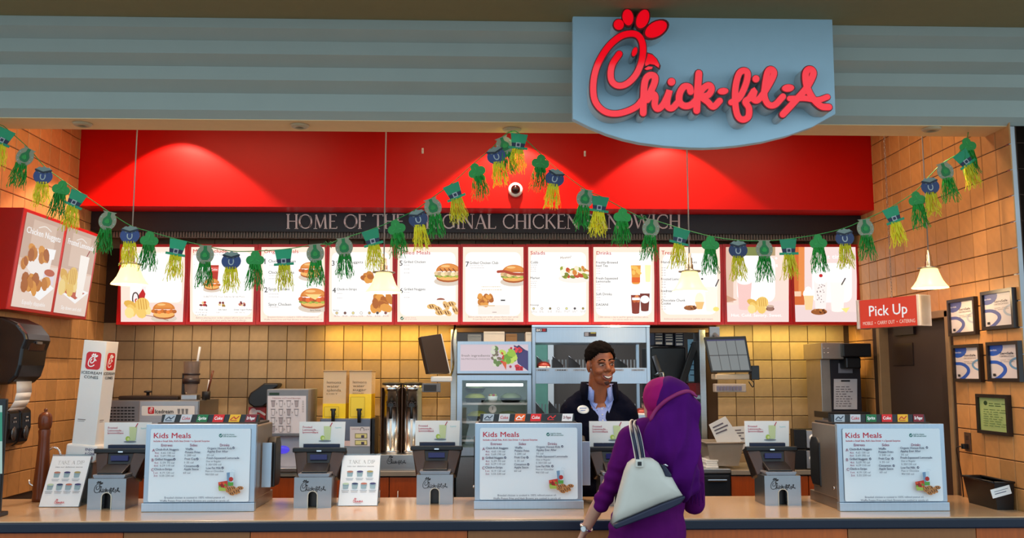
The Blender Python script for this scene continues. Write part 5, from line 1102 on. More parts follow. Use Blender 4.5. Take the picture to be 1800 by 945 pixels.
q = P(868, 676, YFr + .1); lb_ = MB().box(g0 + .03, g1 - .03, YFr + .06, YFr + .085, zf['g1'] - .045, zf['g1'] - .025).build('interior_lamp', mat('fridge_lamp', (.9, 1, .92, 1), .4, emit=3.5, emit_col=(.85, 1, .9, 1)), fz, world=True)
shelf_z = [P(868, y, YFr + .1).z for y in (708, 740, 772)]
for zz in shelf_z:
    m = MB()
    for j in range(14): x = a + .03 + (b - a - .06) * j / 13; m.box(x - .002, x + .002, YFr + .06, YFr + .48, zz - .004, zz)
    m.box(a + .022, b - .022, YFr + .055, YFr + .062, zz - .012, zz + .004); m.box(a + .022, b - .022, YFr + .475, YFr + .482, zz - .012, zz + .004); o = m.build('wire_shelf', M_WHITE, fz, world=True)
def tub(px, zz, w, lb, col, dome):
    q = P(px, 700, YFr + .22); t = thing('salad_tub', lb, 'food container', (q.x, YFr + .22, zz), group='salad tubs in the fridge')
    MB().lathe([(0, 0), (w * .75, 0), (w, .028), (w * 1.05, .032), (w, .034), (0, .034)], n=20).build('tray', M_BLACK, t)
    MB().lathe([(w * .98, .036), (w * .9, .05), (w * .5, .07), (0, .074)], n=20).build('lid' if dome else 'salad', col, t); return t
M_DOME = mat('dome_lid', C(150, 160, 120), .15, trans=.3); M_SAL = mat('salad_green', C(170, 170, 80), .5, var=.4, scale=60)
tub(835, shelf_z[0] + .001, .082, 'domed black salad tub at the bottom of the two-high stack in the fridge', M_SAL, False); tub(835, shelf_z[0] + .077, .078, 'domed black salad tub on top of the two-high stack in the fridge', M_DOME, True)
tub(898, shelf_z[0] + .001, .085, 'single domed black tub at the right of the top fridge shelf', M_DOME, True); tub(840, shelf_z[1] + .001, .085, 'dark tub on the second fridge shelf, left of the dial', M_SAL, True); tub(893, shelf_z[1] + .001, .09, 'dark tub on the second fridge shelf, right of the dial', M_DOME, True)
q = P(866, 702, YFr + .2); t = thing('fruit_cup', 'small white fruit cup between the tubs on the top fridge shelf', 'food container', (q.x, YFr + .15, shelf_z[0] + .001)); MB().lathe([(0, 0), (.03, 0), (.038, .05), (0, .05)], n=16).build('cup', M_WHITE, t); m = MB(); 
for k in range(6): m = MB().ell((.02 * math.cos(k), .02 * math.sin(k), .055), .012, 8, 6); m.build('fruit_piece', (M_SAL, mat('berry_red', C(170, 30, 40), .4))[k % 2], t)
q = P(866, 719, YFr + .05); dlr = thing('dial_thermometer', 'round dial thermometer hanging inside the fridge door', 'thermometer', (q.x, YFr + .048, q.z)); m = MB().lathe([(0, 0), (.03, 0), (.03, .006), (.026, .008), (.025, .006), (0, .006)]); m.v = [Vector((v.x, -v.z, v.y)) for v in m.v]; m.build('dial', M_WHITE, dlr); MB().box(-.002, .002, -.009, -.007, -.004, .018).build('needle', M_BLACK, dlr)
# boxes on top of the fridge
for k, (x0, x1, y0, mt, lb) in enumerate(((850, 887, 583, mat('pale_carton', C(206, 196, 180), .7), 'pale carton standing on top of the fridge'), (889, 909, 587, mat('brown_carton', C(130, 96, 60), .8), 'brown carton on top of the fridge beside the pale one'), (822, 846, 588, mat('grey_bag', C(120, 124, 124), .6), 'grey wrapped packet on top of the fridge'), (924, 934, 584, mat('pale_carton', C(206, 196, 180), .7), 'narrow pale carton at the right end of the fridge top'))):
    a_, b_, c_, d_ = pb(x0, y0, x1, 598, YFr + .2); t = thing('carton', lb, 'box', ((a_ + b_) / 2, YFr + .2, zf['top'])); MB().box(a_, b_, YFr + .2, YFr + .4, zf['top'] + .001, d_).build('box', mt, t, world=True, bevel=.003); MB().box(a_ + .002, b_ - .002, YFr + .198, YFr + .4, d_ - .012, d_ + .003).build('flap', mt, t, world=True)

# --- order screens on arms
def screen(lb, quad, Yl, Yr, lit, keys, side):
    f = [P(quad[0][0], quad[0][1], Yl), P(quad[1][0], quad[1][1], Yr), P(quad[2][0], quad[2][1], Yr - .04), P(quad[3][0], quad[3][1], Yl - .04)]
    n = (f[1] - f[0]).cross(f[3] - f[0]).normalized(); n = n if n.y > 0 else -n
    c = sum(f, Vector()) / 4; t = thing('order_screen', lb, 'monitor', c)
    MB().hexa(f, [v + n * .04 for v in f]).build('bezel', M_BLACK if lit else mat('screen_back', C(44, 34, 28), .35), t, world=True, bevel=.004)
    if lit:
        L = lambda u, v: (f[0] * (1 - u) + f[1] * u) * (1 - v) + (f[3] * (1 - u) + f[2] * u) * v - n * .0008
        p = Print(lambda u, v: L(u, v), -n); p.rect(.05, .08, .95, .95, C(150, 158, 160)); p.rect(.05, .08, .95, .12, C(30, 30, 110))
        for k in range(1, 4): p.rect(.05 + .225 * k - .006, .12, .05 + .225 * k + .006, .95, C(30, 30, 40))
        p.rect(.05, .52, .95, .54, C(30, 30, 40)); p.build('display', t, .55, world=True)
    else: MB().hexa([f[1] + n * .001, f[1] + n * .045 + Vector((.02, 0, 0)), f[2] + n * .045 + Vector((.02, 0, 0)), f[2] + n * .001], [v + Vector((.006, 0, 0)) for v in (f[1] + n * .001, f[1] + n * .045 + Vector((.02, 0, 0)), f[2] + n * .045 + Vector((.02, 0, 0)), f[2] + n * .001)]).build('side_shell', M_WHITE, t, world=True)
    return t, f, n
t, f, n = screen('dark screen tilted away on a white arm, left of the fridge', [(740, 591), (775, 586), (791, 655), (754, 655)], 6.72, 6.86, False, 1, 1)
m = MB(); pbox(m, 757, 661, 794, 671, 6.72, .12); m.build('arm', M_WHITE, t, world=True, bevel=.008)
m = MB(); pbox(m, 742, 673, 774, 689, 6.72, .06); m.build('bump_bar', mat('bump_grey', C(110, 108, 110), .4), t, world=True, bevel=.004); m = MB(); pbox(m, 745, 676, 767, 687, 6.715, .01); m.build('keypad', M_DARK, t, world=True)
m = MB(); m.tube(smooth_path([P(790, 668, 6.8), P(797, 640, 7.1), P(795, 600, 7.2), P(800, 572, 7.3)], 4), .008, 8); m.build('cable', M_BLACK, t, world=True)
t, f, n = screen('lit order screen with a grid on a bracket, right of the kitchen opening', [(1237, 592), (1311, 590), (1322, 653), (1250, 654)], 6.78, 6.72, True, 1, 1)
m = MB(); pbox(m, 1258, 657, 1318, 667, 6.72, .14); m.build('arm', mat('beige_plastic', C(196, 178, 150), .4), t, world=True, bevel=.008)
m = MB(); pbox(m, 1257, 674, 1312, 689, 6.70, .07); m.build('bump_bar', mat('bump_beige', C(180, 164, 150), .4), t, world=True, bevel=.006)
for k in range(8):
    q = P(1262 + k * 5.6, 682, 6.698); MB().box(q.x - .009, q.x + .009, 6.692, 6.702, q.z - .016, q.z + .016).build('key', mat('bump_key', C(120, 110, 130), .4), t, world=True)
m = MB(); pbox(m, 1321, 642, 1335, 667, 6.74, .08); m.build('power_box', M_BLACK, t, world=True, bevel=.004)
m = MB(); m.tube(smooth_path([P(1318, 665, 6.76), P(1325, 672, 6.76), P(1323, 680, 6.76), P(1316, 670, 6.76)], 4), .004, 6); m.build('cable', M_BLACK, t, world=True); m = MB(); q = P(1280, 588, 6.8); m.cyl((q.x, 6.82, q.z - .1), (q.x, 7.2, q.z + .02), .015, n=10); m.box(q.x - .04, q.x + .04, 7.2, 7.235, q.z - .04, q.z + .08); m.build('bracket', M_STEELD, t, world=True)

# --- right: coffee brewer, napkin boxes, plastic bin, undercounter drawer, paper stack
cb_ = root_at('coffee_brewer', 'tall steel and black tea brewer with a taped paper sheet at the right', 'brewer', 1488, 6.92, ZB)
m = MB(); pbox(m, 1444, 602, 1483, 631, 6.95, .4); m.build('hood', mat('brewer_steel', (.46, .40, .34, 1), .35, .9), cb_, world=True, bevel=.005)
m = MB(); pbox(m, 1482, 603, 1532, 627, 6.9, .2); m.build('brew_head', M_BLACK, cb_, world=True, bevel=.008); m = MB(); pbox(m, 1487, 627, 1514, 648, 6.92, .16); m.build('funnel', M_BLACK, cb_, world=True, bevel=.012)
a, b, c, d = pb(1444, 631, 1461, 735, 7.03); MB().box(a, b, 7.03, 7.35, ZB, d).build('side_column', MATS['brewer_steel'], cb_, world=True, bevel=.004)
a, b, c, d = pb(1461, 631, 1514, 735, 7.05); MB().box(a, b, 7.05, 7.35, ZB, d).build('rear_body', mat('brewer_dark', C(40, 32, 38), .4), cb_, world=True, bevel=.004)
a, b, c, d = pb(1456, 724, 1530, 735, 6.9); MB().box(a, b, 6.9, 7.2, c, d).build('drip_shelf', M_DARK, cb_, world=True, bevel=.004); MB().box(a + .02, b - .02, 7.04, 7.2, ZB, c).build('lower_body', M_STEELD, cb_, world=True, bevel=.004)
p = Print(lambda u, v: P(1200 + u / 2.624, 560 + v / 2.624, 7.047), (0, -1, 0)); p.rect(697, 277, 805, 417, C(214, 208, 210)); p.rect(730, 282, 772, 290, INK); greylines(p, 706, 312, 80, 9, 11, C(120, 112, 118), 3.5); p.rect(716, 205, 782, 250, C(150, 146, 152)); p.build('paper_sheet', cb_, world=True)
for k in range(4): q = P(1449 + (k % 2) * 7, 612 + (k // 2) * 8, 6.948); MB().ell(q, .006, 8, 6).build('button', M_CHROME, cb_, world=True)
for k, (y0, y1, lb) in enumerate(((755, 788, 'white fronted black napkin dispenser, upper of two stacked'), (789, 820, 'white fronted black napkin dispenser, lower of two stacked'))):
    zz = ZB + (0 if k else .152); t = thing('napkin_dispenser', lb, 'dispenser', (P(1438, 800, 6.9).x, 6.9, zz), group='stacked napkin dispensers')
    a, b, _, _ = pb(1396, y0, 1459, y1, 6.92); cx = P(1438, 800, 6.9).x
    MB().box(a - cx, b - cx, .02, .11, 0, .15).build('case', M_BLACK, t, bevel=.006); a2, b2, _, _ = pb(1418, y0, 1458, y1, 6.9); MB().box(a2 - cx, b2 - cx, 0, .02, .008, .142).build('face_plate', M_STEEL, t, bevel=.004)
    m = MB(); m.ell(((a2 + b2) / 2 - cx, .0, .085), ((b2 - a2) * .4, .02, .035), 16, 8); m.build('napkins', M_PAPER, t)
bn = root_at('plastic_bin', 'clear plastic bin holding tilted paper cards on the back counter', 'bin', 1276, 6.95, .985); 
x0, x1, _, zt2 = pb(1241, 778, 1308, 800, 6.95); zb2 = P(1275, 819, 6.95).z
ring = lambda e, z: [(x0 + .04 - e, 6.97 - e, z), (x1 - .04 + e, 6.97 - e, z), (x1 - .04 + e, 7.2 + e, z), (x0 + .04 - e, 7.2 + e, z)]
o4 = [ring(0, zb2), ring(.035, zt2)]; m = MB(); i4 = [ring(-.004, zb2 + .004), ring(.031, zt2)]
m.add(o4[0] + o4[1] + i4[0] + i4[1], [(0, 1, 2, 3), (8, 9, 10, 11)] + [(i, (i + 1) % 4, 4 + (i + 1) % 4, 4 + i) for i in range(4)] + [(8 + i, 8 + (i + 1) % 4, 12 + (i + 1) % 4, 12 + i) for i in range(4)] + [(4 + i, 4 + (i + 1) % 4, 12 + (i + 1) % 4, 12 + i) for i in range(4)])
m.build('tub', mat('bin_plastic', C(190, 176, 160), .25, trans=.35), bn, world=True)
m = MB(); 
for i in range(4): m.tube([ring(.04, zt2)[i], ring(.04, zt2)[(i + 1) % 4]], .007, 6)
m.build('rim', mat('bin_rim', C(150, 134, 120), .4), bn, world=True)
def card(lb, quad, Y, lines):
    f = [P(u, v, Y + .03 * (i in (2, 3)) * 0) for i, (u, v) in enumerate(quad)]; t = thing('paper_card', lb, 'card', f[3]); MB().hexa(f, [v + Vector((0, .003, 0)) for v in f]).build('card', M_PAPER, t, world=True)
    L = lambda u, v: (f[0] * (1 - u) + f[1] * u) * (1 - v) + (f[3] * (1 - u) + f[2] * u) * v + Vector((0, -.001, 0)); p = Print(L, (0, -1, 0))
    for k in range(lines): p.rect(.12, .14 + k * .12, .7 + .15 * (k % 2), .19 + k * .12, C(110, 100, 110))
    p.build('print', t, world=True)
card('white paper card tilted in the plastic bin, front one', [(1246, 746), (1275, 731), (1307, 778), (1266, 790)], 7.02, 3); card('white paper card in the plastic bin, rear one behind the till card', [(1280, 750), (1312, 748), (1314, 790), (1276, 790)], 7.09, 4)
dr = thing('undercounter_drawer', 'dark steel undercounter drawer unit right of the customer', 'drawer unit', (P(1258, 840, 6.9).x, 6.9, 0)); a, b, _, d = pb(1236, 828, 1284, 868, 6.9)
MB().box(a, b, 6.9, YB - .07, .0, d - .012).build('body', mat('drawer_dark', C(60, 62, 68), .35, .5), dr, world=True, bevel=.004); MB().box(a - .0, b + .0, 6.88, YB - .07, d - .012, d + .02).build('top', M_STEEL, dr, world=True, bevel=.004)
f_ = MB().box(a + .01, b - .01, 6.888, 6.9, .72, d - .03).build('drawer_front', mat('drawer_front', C(44, 48, 56), .35, .4), dr, world=True, bevel=.004); q = P(1262, 844, 6.88); o = MB().box(a + .03, b - .03, 6.868, 6.888, q.z - .008, q.z + .008).build('handle', M_CHROME, dr, world=True, bevel=.004); o.parent = f_
zt3 = d + .02; t = thing('paper_stack', 'short stack of white paper bags on the drawer unit', 'paper stack', (P(1250, 820, 6.95).x, 6.95, zt3)); a, b, _, _ = pb(1241, 807, 1263, 822, 6.95)
for k in range(4): MB().box(a + .004 * (k % 2), b - .004 * (k % 3), 6.95, 7.15, zt3 + .001 + k * .015, zt3 + .015 + k * .015).build('bag_bundle', M_PAPER, t, world=True, bevel=.003)

# --- framed certificates on the right wall
def framed(lb, quad, kind):
    yl = PX((quad[0][0] + quad[3][0]) / 2, 620, XR - .03).y; yr = PX((quad[1][0] + quad[2][0]) / 2, 620, XR - .03).y
    zt = (PX(*quad[0], XR - .03).z + PX(*quad[1], XR - .03).z) / 2; zb = (PX(*quad[3], XR - .03).z + PX(*quad[2], XR - .03).z) / 2
    t = thing('framed_certificate', lb, 'picture frame', (XR - .03, (yl + yr) / 2, zb), group='framed certificates on the right wall')
    w, h, b = (yl - yr), zt - zb, .02; xf = XR - .035
    m = MB(); m.box(xf, XR - .008, yr, yr + b, zb, zt); m.box(xf, XR - .008, yl - b, yl, zb, zt); m.box(xf, XR - .008, yr + b, yl - b, zb, zb + b); m.box(xf, XR - .008, yr + b, yl - b, zt - b, zt); m.build('frame', mat('frame_brown', C(38, 24, 18), .35), t, world=True)
    p = Print(lambda u, v: (XR - .02, yl - b - u / 100 * (w - 2 * b), zt - b - v / 130 * (h - 2 * b)), (-1, 0, 0)); p.clip = (0, 0, 100, 130)
    if kind == 'g':
        p.rect(0, 0, 100, 130, C(170, 190, 120)); p.ell(22, 22, 7, 9, C(40, 70, 30)); greylines(p, 34, 22, 50, 2, 8, C(70, 100, 50), 3); greylines(p, 14, 46, 74, 8, 9, C(96, 124, 70), 2.5)
    else:
        bl = C(40, 90, 190) if kind == 'b' else C(90, 100, 160); p.rect(0, 0, 100, 130, C(222, 212, 212)); p.ell(10, 8, 38, 34, bl); p.text('ServSafe', 12, 22, 9, WHITE, 'c', w=26)
        arcp = [(-8, 66), (25, 68), (48, 84), (50, 104), (30, 126), (5, 140)]; p.line(arcp, 13, bl, 5); p.line([(108, 48), (80, 58), (70, 72), (80, 88), (108, 98)], 8, C(100, 150, 190) if kind == 'b' else C(170, 180, 196), 5)
        p.text('ServSafe', 60, 37, 13, C(50, 40, 50), 'c', w=46, bold=.02); p.text('CERTIFICATION', 60, 47, 8, C(50, 40, 50), 'c', w=50); greylines(p, 36, 58, 50, 2, 7, GREY, 1.6); p.rect(8, 112, 18, 122, INK)
    p.build('certificate', t, world=True)
framed('dark framed certificate with pale blue swirl, upper one beside the door', [(1668, 528), (1716, 519), (1720, 587), (1671.6, 590.6)], 'p'); framed('dark framed certificate with pale blue swirl, upper one by the chrome strip', [(1728.7, 512), (1785.7, 504), (1787, 576), (1730.5, 579.4)], 'p')
framed('dark framed certificate with bright blue swirl, lower one beside the door', [(1673, 606), (1722, 604), (1723, 671), (1674.7, 670.5)], 'b'); framed('dark framed certificate with bright blue swirl, lower one by the chrome strip', [(1733, 601.5), (1790, 598), (1791.5, 670.5), (1735.7, 670.5)], 'b'); framed('dark framed green certificate, lowest on the right wall', [(1710, 693), (1765, 692), (1767, 763), (1712, 762)], 'g')

# ================================================================ kitchen holding rack seen through the opening
YK = 7.12
kr = thing('holding_rack', 'wide steel sandwich holding rack with slanted dividers behind the cashier', 'rack', (P(1040, 700, YK).x, YK, 0))
xa, xb = P(935, 650, YK).x, P(1143.5, 650, YK).x; Z = lambda y: P(1040, y, YK).z
for x in (xa, xb - .028): 
    for y in (YK, YK + .5): MB().box(x, x + .028, y, y + .03, 0, Z(574)).build('post', M_BLUEST, kr, world=True, bevel=.003)
MB().box(xa + .028, xb - .028, YK + .005, YK + .5, Z(602.5), Z(574)).build('hood', M_BLUEST, kr, world=True, bevel=.004); MB().box(xa, xb, YK - .004, YK + .53, Z(574), Z(574) + .012).build('top_cap', M_CHROME, kr, world=True)
for y0, y1 in ((646, 674), (729, 748), (800, 820)):
    MB().box(xa + .028, xb - .028, YK + .002, YK + .014, Z(y1), Z(y0)).build('shelf_front', M_BLUEST, kr, world=True, bevel=.002); MB().box(xa + .028, xb - .028, YK + .014, YK + .5, Z(y0) - .03, Z(y0) - .02).build('shelf', M_STEEL, kr, world=True)
for (base, xs_) in ((646, (962, 992, 1022, 1078, 1105)), (729, (958, 985, 1015, 1085, 1112))):
    for x in xs_:
        q = P(x, base, YK); sl = MB(); sl.hexa([(q.x - .004, YK + .03, Z(base) - .02), (q.x, YK + .03, Z(base) - .02), (q.x - .055, YK + .45, Z(base) - .02), (q.x - .059, YK + .45, Z(base) - .02)], [(q.x - .004, YK + .03, Z(base) + .015), (q.x, YK + .03, Z(base) + .015), (q.x - .055, YK + .45, Z(base) + .10), (q.x - .059, YK + .45, Z(base) + .10)]); sl.build('divider', M_STEELD, kr, world=True)
    for k in range(30): x = xa + .05 + (xb - xa - .1) * k / 29; MB().box(x - .005, x + .005, YK + .46, YK + .466, Z(base) - .02, Z(base) + .07).build('back_slat', M_STEELD, kr, world=True)
p = Print(lambda u, v: P(930 + u / 5.4545, 565 + v / 5.4545, YK - .002), (0, -1, 0)); p.rect(66, 62, 172, 98, C(20, 26, 60)); p.text('BKI', 72, 92, 32, WHITE, w=46, bold=.01); p.rect(128, 66, 160, 94, C(150, 30, 40)); p.build('maker_badge', kr, world=True); RKP = p.fn; p = Print(RKP, (0, -1, 0)); p.rect(528, 100, 645, 142, C(50, 40, 40)); p.rect(533, 104, 570, 138, C(150, 150, 160)); p.rect(590, 104, 640, 112, C(200, 190, 60)); p.build('controller', kr, world=True)
for u, t in ((130, 'CH-BISCUIT'), (310, 'CFA STRIP'), (485, 'SPICY CLX'), (845, 'GRL NUGGT'), (1045, 'GRL CLUB')): p = Print(RKP, (0, -1, 0)); p.rect(u - 62, 455, u + 62, 472, C(160, 166, 176)); greylines(p, u - 42, 460, 80, 1, 5, C(50, 50, 60), 8) if u < 400 else p.text(t, u, 469, 15, C(50, 50, 60), 'c', w=90); p.build('shelf_label', kr, world=True)
for k, (px, y, lb) in enumerate(((956, 644, 'red wrapped sandwich in the rack at the top left of its upper shelf'), (1128, 727, 'red and white wrapped sandwich on the rack shelf beside the customer'))):
    q = P(px, y, YK + .08); t = thing('wrapped_sandwich', lb, 'sandwich', (q.x, YK + .1, Z(646 if k == 0 else 729) - .018), group='wrapped sandwiches in the rack'); MB().ell((0, .0, .035), (.055, .06, .034), 16, 8).build('wrap', mat('red_foil', C(196, 80, 64), .35, var=.3), t); MB().box(-.045, .045, -.064, -.03, .004, .03).build('paper_fold', M_PAPER, t, bevel=.008)
# heat-lamp tray behind, dark kitchen units
for k, (x0, x1, y0, y1, Y, D, mt, nm, lb) in enumerate(((1150, 1166, 578, 606, 7.62, .3, 'cup_box_blue', 'cup_dispenser', 'dark blue cup dispenser tube in the kitchen, nearest the rack'), (1168, 1184, 580, 607, 7.62, .3, 'cup_box_blue', 'cup_dispenser', 'dark blue cup dispenser tube in the kitchen, middle of three'), (1186, 1202, 582, 608, 7.62, .3, 'cup_box_blue', 'cup_dispenser', 'dark blue cup dispenser tube in the kitchen, rightmost of three'))):
    a, b, c, d = pb(x0, y0, x1, y1, Y); t = thing(nm, lb, 'cup dispenser', ((a + b) / 2, Y, c), group='cup dispensers in the kitchen'); MB().box(a, b, Y, Y + D, c, d).build('housing', mat('cup_box_blue', C(20, 30, 60), .4), t, world=True, bevel=.004)
    for j in range(4): z = d - (d - c) * (.12 + .16 * j); MB().box(a + .01, b - .01, Y - .004, Y, z - .008, z).build('cup_lip', M_PAPER, t, world=True)
    MB().box(a + .012, b - .012, Y - .004, Y, c + .006, c + .026).build('label_plate', M_PAPER, t, world=True)
t = thing('kitchen_cabinet', 'black kitchen equipment cabinet right of the rack', 'cabinet', (P(1185, 700, 7.6).x, 7.6, 0)); a, b, c, d = pb(1146, 610, 1208, 868, 7.66); MB().box(a, b, 7.66, 8.1, 0, d).build('body', mat('kitchen_black', C(18, 17, 22), .35, var=.3), t, world=True, bevel=.01)
m = MB(); m.tube([P(1150, 625, 7.62), P(1162, 660, 7.6), P(1172, 700, 7.6)], .02, 8); m.build('hose', mat('grey_hose', C(120, 116, 118), .5), t, world=True); m = MB(); m.tube(smooth_path([P(1152, 660, 7.62), P(1165, 655, 7.58), P(1166, 690, 7.6)], 3), .012, 8); m.build('lever', M_STEEL, t, world=True)
sw = thing('swing_arm', 'slanted black arm in front of the blue notice in the kitchen', 'arm', P(1194, 690, 7.55)); m = MB(); m.hexa([P(1188, 690, 7.55), P(1200, 690, 7.55), P(1230, 600, 7.55), P(1218, 600, 7.55)], [v + Vector((0, .04, 0)) for v in (P(1188, 690, 7.55), P(1200, 690, 7.55), P(1230, 600, 7.55), P(1218, 600, 7.55))]); m.build('arm_bar', M_BLACK, sw, world=True, bevel=.006); MB().ell(P(1194, 688, 7.57), .03, 12, 8).build('pivot', M_DARK, sw, world=True)
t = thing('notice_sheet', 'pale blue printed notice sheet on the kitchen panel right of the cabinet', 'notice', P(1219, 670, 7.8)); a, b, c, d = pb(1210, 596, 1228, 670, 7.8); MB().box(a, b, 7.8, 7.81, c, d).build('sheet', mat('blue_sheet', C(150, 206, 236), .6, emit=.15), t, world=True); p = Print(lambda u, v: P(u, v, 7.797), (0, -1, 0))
for k in range(7): p.rect(1213, 604 + k * 9, 1222 + (k % 3), 605.5 + k * 9, C(60, 90, 140))
p.build('print', t, world=True)
a, b, c, d = pb(1210, 673, 1231, 694, 7.6); t = thing('red_bin', 'red plastic bin on a steel shelf right of the kitchen cabinet', 'bin', ((a + b) / 2, 7.6, c)); MB().box(a, b, 7.6, 7.8, c, d).build('tub', mat('red_plastic', C(150, 14, 16), .4), t, world=True, bevel=.006); MB().box(a - .006, b + .006, 7.594, 7.806, d - .012, d).build('rim', mat('red_plastic', C(150, 14, 16), .4), t, world=True)
t = thing('side_shelf', 'steel wall shelf under the red bin', 'shelf', ((a + b) / 2, 7.6, 0)); MB().box(a - .008, b + .03, 7.58, 7.85, c - .03, c - .001).build('board', M_STEEL, t, world=True); 
for x in (a, b + .005): MB().box(x, x + .02, 7.6, 7.62, 0, c - .03).build('leg', M_STEELD, t, world=True)
# a worktable and pale door deeper in the kitchen
t = thing('kitchen_table', 'steel worktable in the dim kitchen behind the rack', 'table', (.9, 8.6, 0)); MB().box(-.3, 1.9, 8.4, 9.2, .88, .92).build('table_top', M_STEEL, t, world=True)
for x in (-.28, 1.84):
    for y in (8.42, 9.14): MB().box(x, x + .04, y, y + .04, 0, .88).build('leg', M_STEELD, t, world=True)
a, b, c, d = pb(936, 600, 973, 650, 9.5); t = struct(MB().box(a, b, 9.5, 9.58, 0, 2.2).build('door_2', mat('mint_door', C(110, 160, 140), .5)), 'pale green kitchen door deep behind the rack'); MB().box(b - .06, b, 9.48, 9.5, 0, 2.2).build('jamb', M_WHITE, t)

# ================================================================ people
from mathutils.bvhtree import BVHTree
def melt(mb, voxel, it=6, fold=None):
    """one continuous skin over overlapping forms"""
    me = mb.mesh('tmp'); ob = bpy.data.objects.new('tmp', me); COL.objects.link(ob)
    r = ob.modifiers.new('r', 'REMESH'); r.mode = 'VOXEL'; r.voxel_size = voxel
    s = ob.modifiers.new('s', 'SMOOTH'); s.factor = .5; s.iterations = it
    out = bpy.data.meshes.new_from_object(ob.evaluated_get(bpy.context.evaluated_depsgraph_get()))
    bpy.data.objects.remove(ob); bpy.data.meshes.remove(me)
    if fold:
        for v, n in [(v, v.normal.copy()) for v in out.vertices]: v.co += n * fold(v.co)
    out.polygons.foreach_set('use_smooth', [True] * len(out.polygons)); out.update(); return out
def bvh(me): return BVHTree.FromPolygons([v.co.copy() for v in me.vertices], [list(p.vertices) for p in me.polygons])
def on(tree, x, z, off=.002, d=Vector((0, 1, 0))):
    h = tree.ray_cast(Vector((x, -2, z)), d); return (h[0] + Vector((0, -off, 0))) if h[0] else Vector((x, -.1, z))
def patch(tree, poly, off, thick=.002, inner=None):
    """a thin piece lying on a body: fan of points pressed onto the surface from the front"""
    cx = sum(p[0] for p in poly) / len(poly); cz = sum(p[1] for p in poly) / len(poly); m = MB(); n = len(poly); vs = []
    for k in (1, .66, .33): vs += [on(tree, cx + (a - cx) * k, cz + (b - cz) * k, off) for a, b in poly]
    vs.append(on(tree, cx, cz, off)); fs = [(r * n + i, r * n + (i + 1) % n, (r + 1) * n + (i + 1) % n, (r + 1) * n + i) for r in range(2) for i in range(n)] + [(2 * n + i, 2 * n + (i + 1) % n, 3 * n) for i in range(n)]
    m.add(vs, fs, True); return m
def hand(mb, w, d, side, curl=.35, s=1.0):
    """palm and five unequal bent fingers: w wrist, d pointing direction, side = towards the thumb"""
    d = Vector(d).normalized(); u = Vector(side); u = (u - d * u.dot(d)).normalized(); n = d.cross(u); w = Vector(w)
    for k in (-1, 0, 1): mb.cap(w + u * k * .018 * s, w + d * .075 * s + u * k * .026 * s, .015 * s, .013 * s)
    for k, (o, L) in enumerate(((.032, .072), (.011, .08), (-.011, .075), (-.031, .058))):
        b = w + d * .078 * s + u * o * s; e1 = b + (d + n * curl * .5).normalized() * L * .45 * s; e2 = e1 + (d + n * curl * 1.6).normalized() * L * .33 * s; e3 = e2 + (d * .7 + n * curl * 3).normalized() * L * .26 * s
        mb.chain([b, e1, e2, e3], [.0098 * s, .0090 * s, .0082 * s, .0072 * s])
    b = w + d * .02 * s + u * .024 * s; e1 = b + (d * .6 + u * .8).normalized() * .042 * s; e2 = e1 + (d * .9 + u * .35 + n * curl * .5).normalized() * .034 * s; mb.chain([b, e1, e2], [.014 * s, .011 * s, .0085 * s])

# ---------------------------------------------------------------- the cashier
M_SKIN = mat('brown_skin', C(150, 84, 52), .42, var=.10, scale=40); M_HAIRB = mat('black_hair', C(16, 10, 8), .95, var=.4, scale=160, bump=.6, spec=.08); M_NAVYJ = mat('navy_fleece', C(10, 12, 28), .95, var=.25, scale=90, bump=.25, spec=.1)
man = thing('person', 'smiling cashier in a navy zip jacket and blue checked shirt behind the counter', 'person', (P(1052, 700, 6.05).x, 6.05, 0))
HZ = P(1056, 641, 5.97).z; HX = P(1056, 641, 5.97).x - man.location.x
HM = Matrix.Translation((HX, -.08, HZ)) @ Euler((R(4), R(-3), R(17))).to_matrix().to_4x4() @ Matrix.Scale(1.10, 4)
hd = MB()
hd.ell((0, .012, .045), (.077, .096, .084), 28, 18); hd.ell((0, -.028, -.008), (.067, .066, .098), 28, 18); hd.ell((0, -.034, -.072), (.054, .052, .044), 24, 14); hd.ell((0, -.068, -.098), (.024, .022, .02), 16, 10)
for s in (-1, 1):
    hd.ell((s * .038, -.064, -.03), (.025, .026, .021), 16, 10); hd.ell((s * .03, -.078, .028), (.027, .018, .010), 16, 10); hd.ell((s * .013, -.096, -.026), (.011, .012, .009), 12, 8)
    hd.ell((s * .077, .006, -.004), (.011, .024, .034), 14, 10); hd.ell((s * .076, .002, -.03), (.009, .012, .012), 12, 8)
hd.cap((0, -.084, .018), (0, -.108, -.018), .009, .0145); hd.ell((0, -.08, -.06), (.034, .022, .026), 18, 12)
hd.v = [HM @ v for v in hd.v]
hd.cap(HM @ Vector((0, .02, -.06)), Vector((HX - .01, .0, HZ - .24)), .068, .074); hd.ell((HX * .5, -.01, 1.42), (.13, .09, .14), 20, 12)
hands = []
for s in (-1, 1):
    hd.chain([(s * .05, 0, 1.42), (s * .17, .01, 1.46), (s * .235, .04, 1.22), (s * .215, -.05, .98)], [.05, .05, .042, .027]); hand(hd, (s * .215, -.055, .97), (-s * .12, -.45, -1), (0, -1, 0), .3)
body = link('body', melt(hd, .0042, 3), M_SKIN, man); HT_W = bvh(body.data)
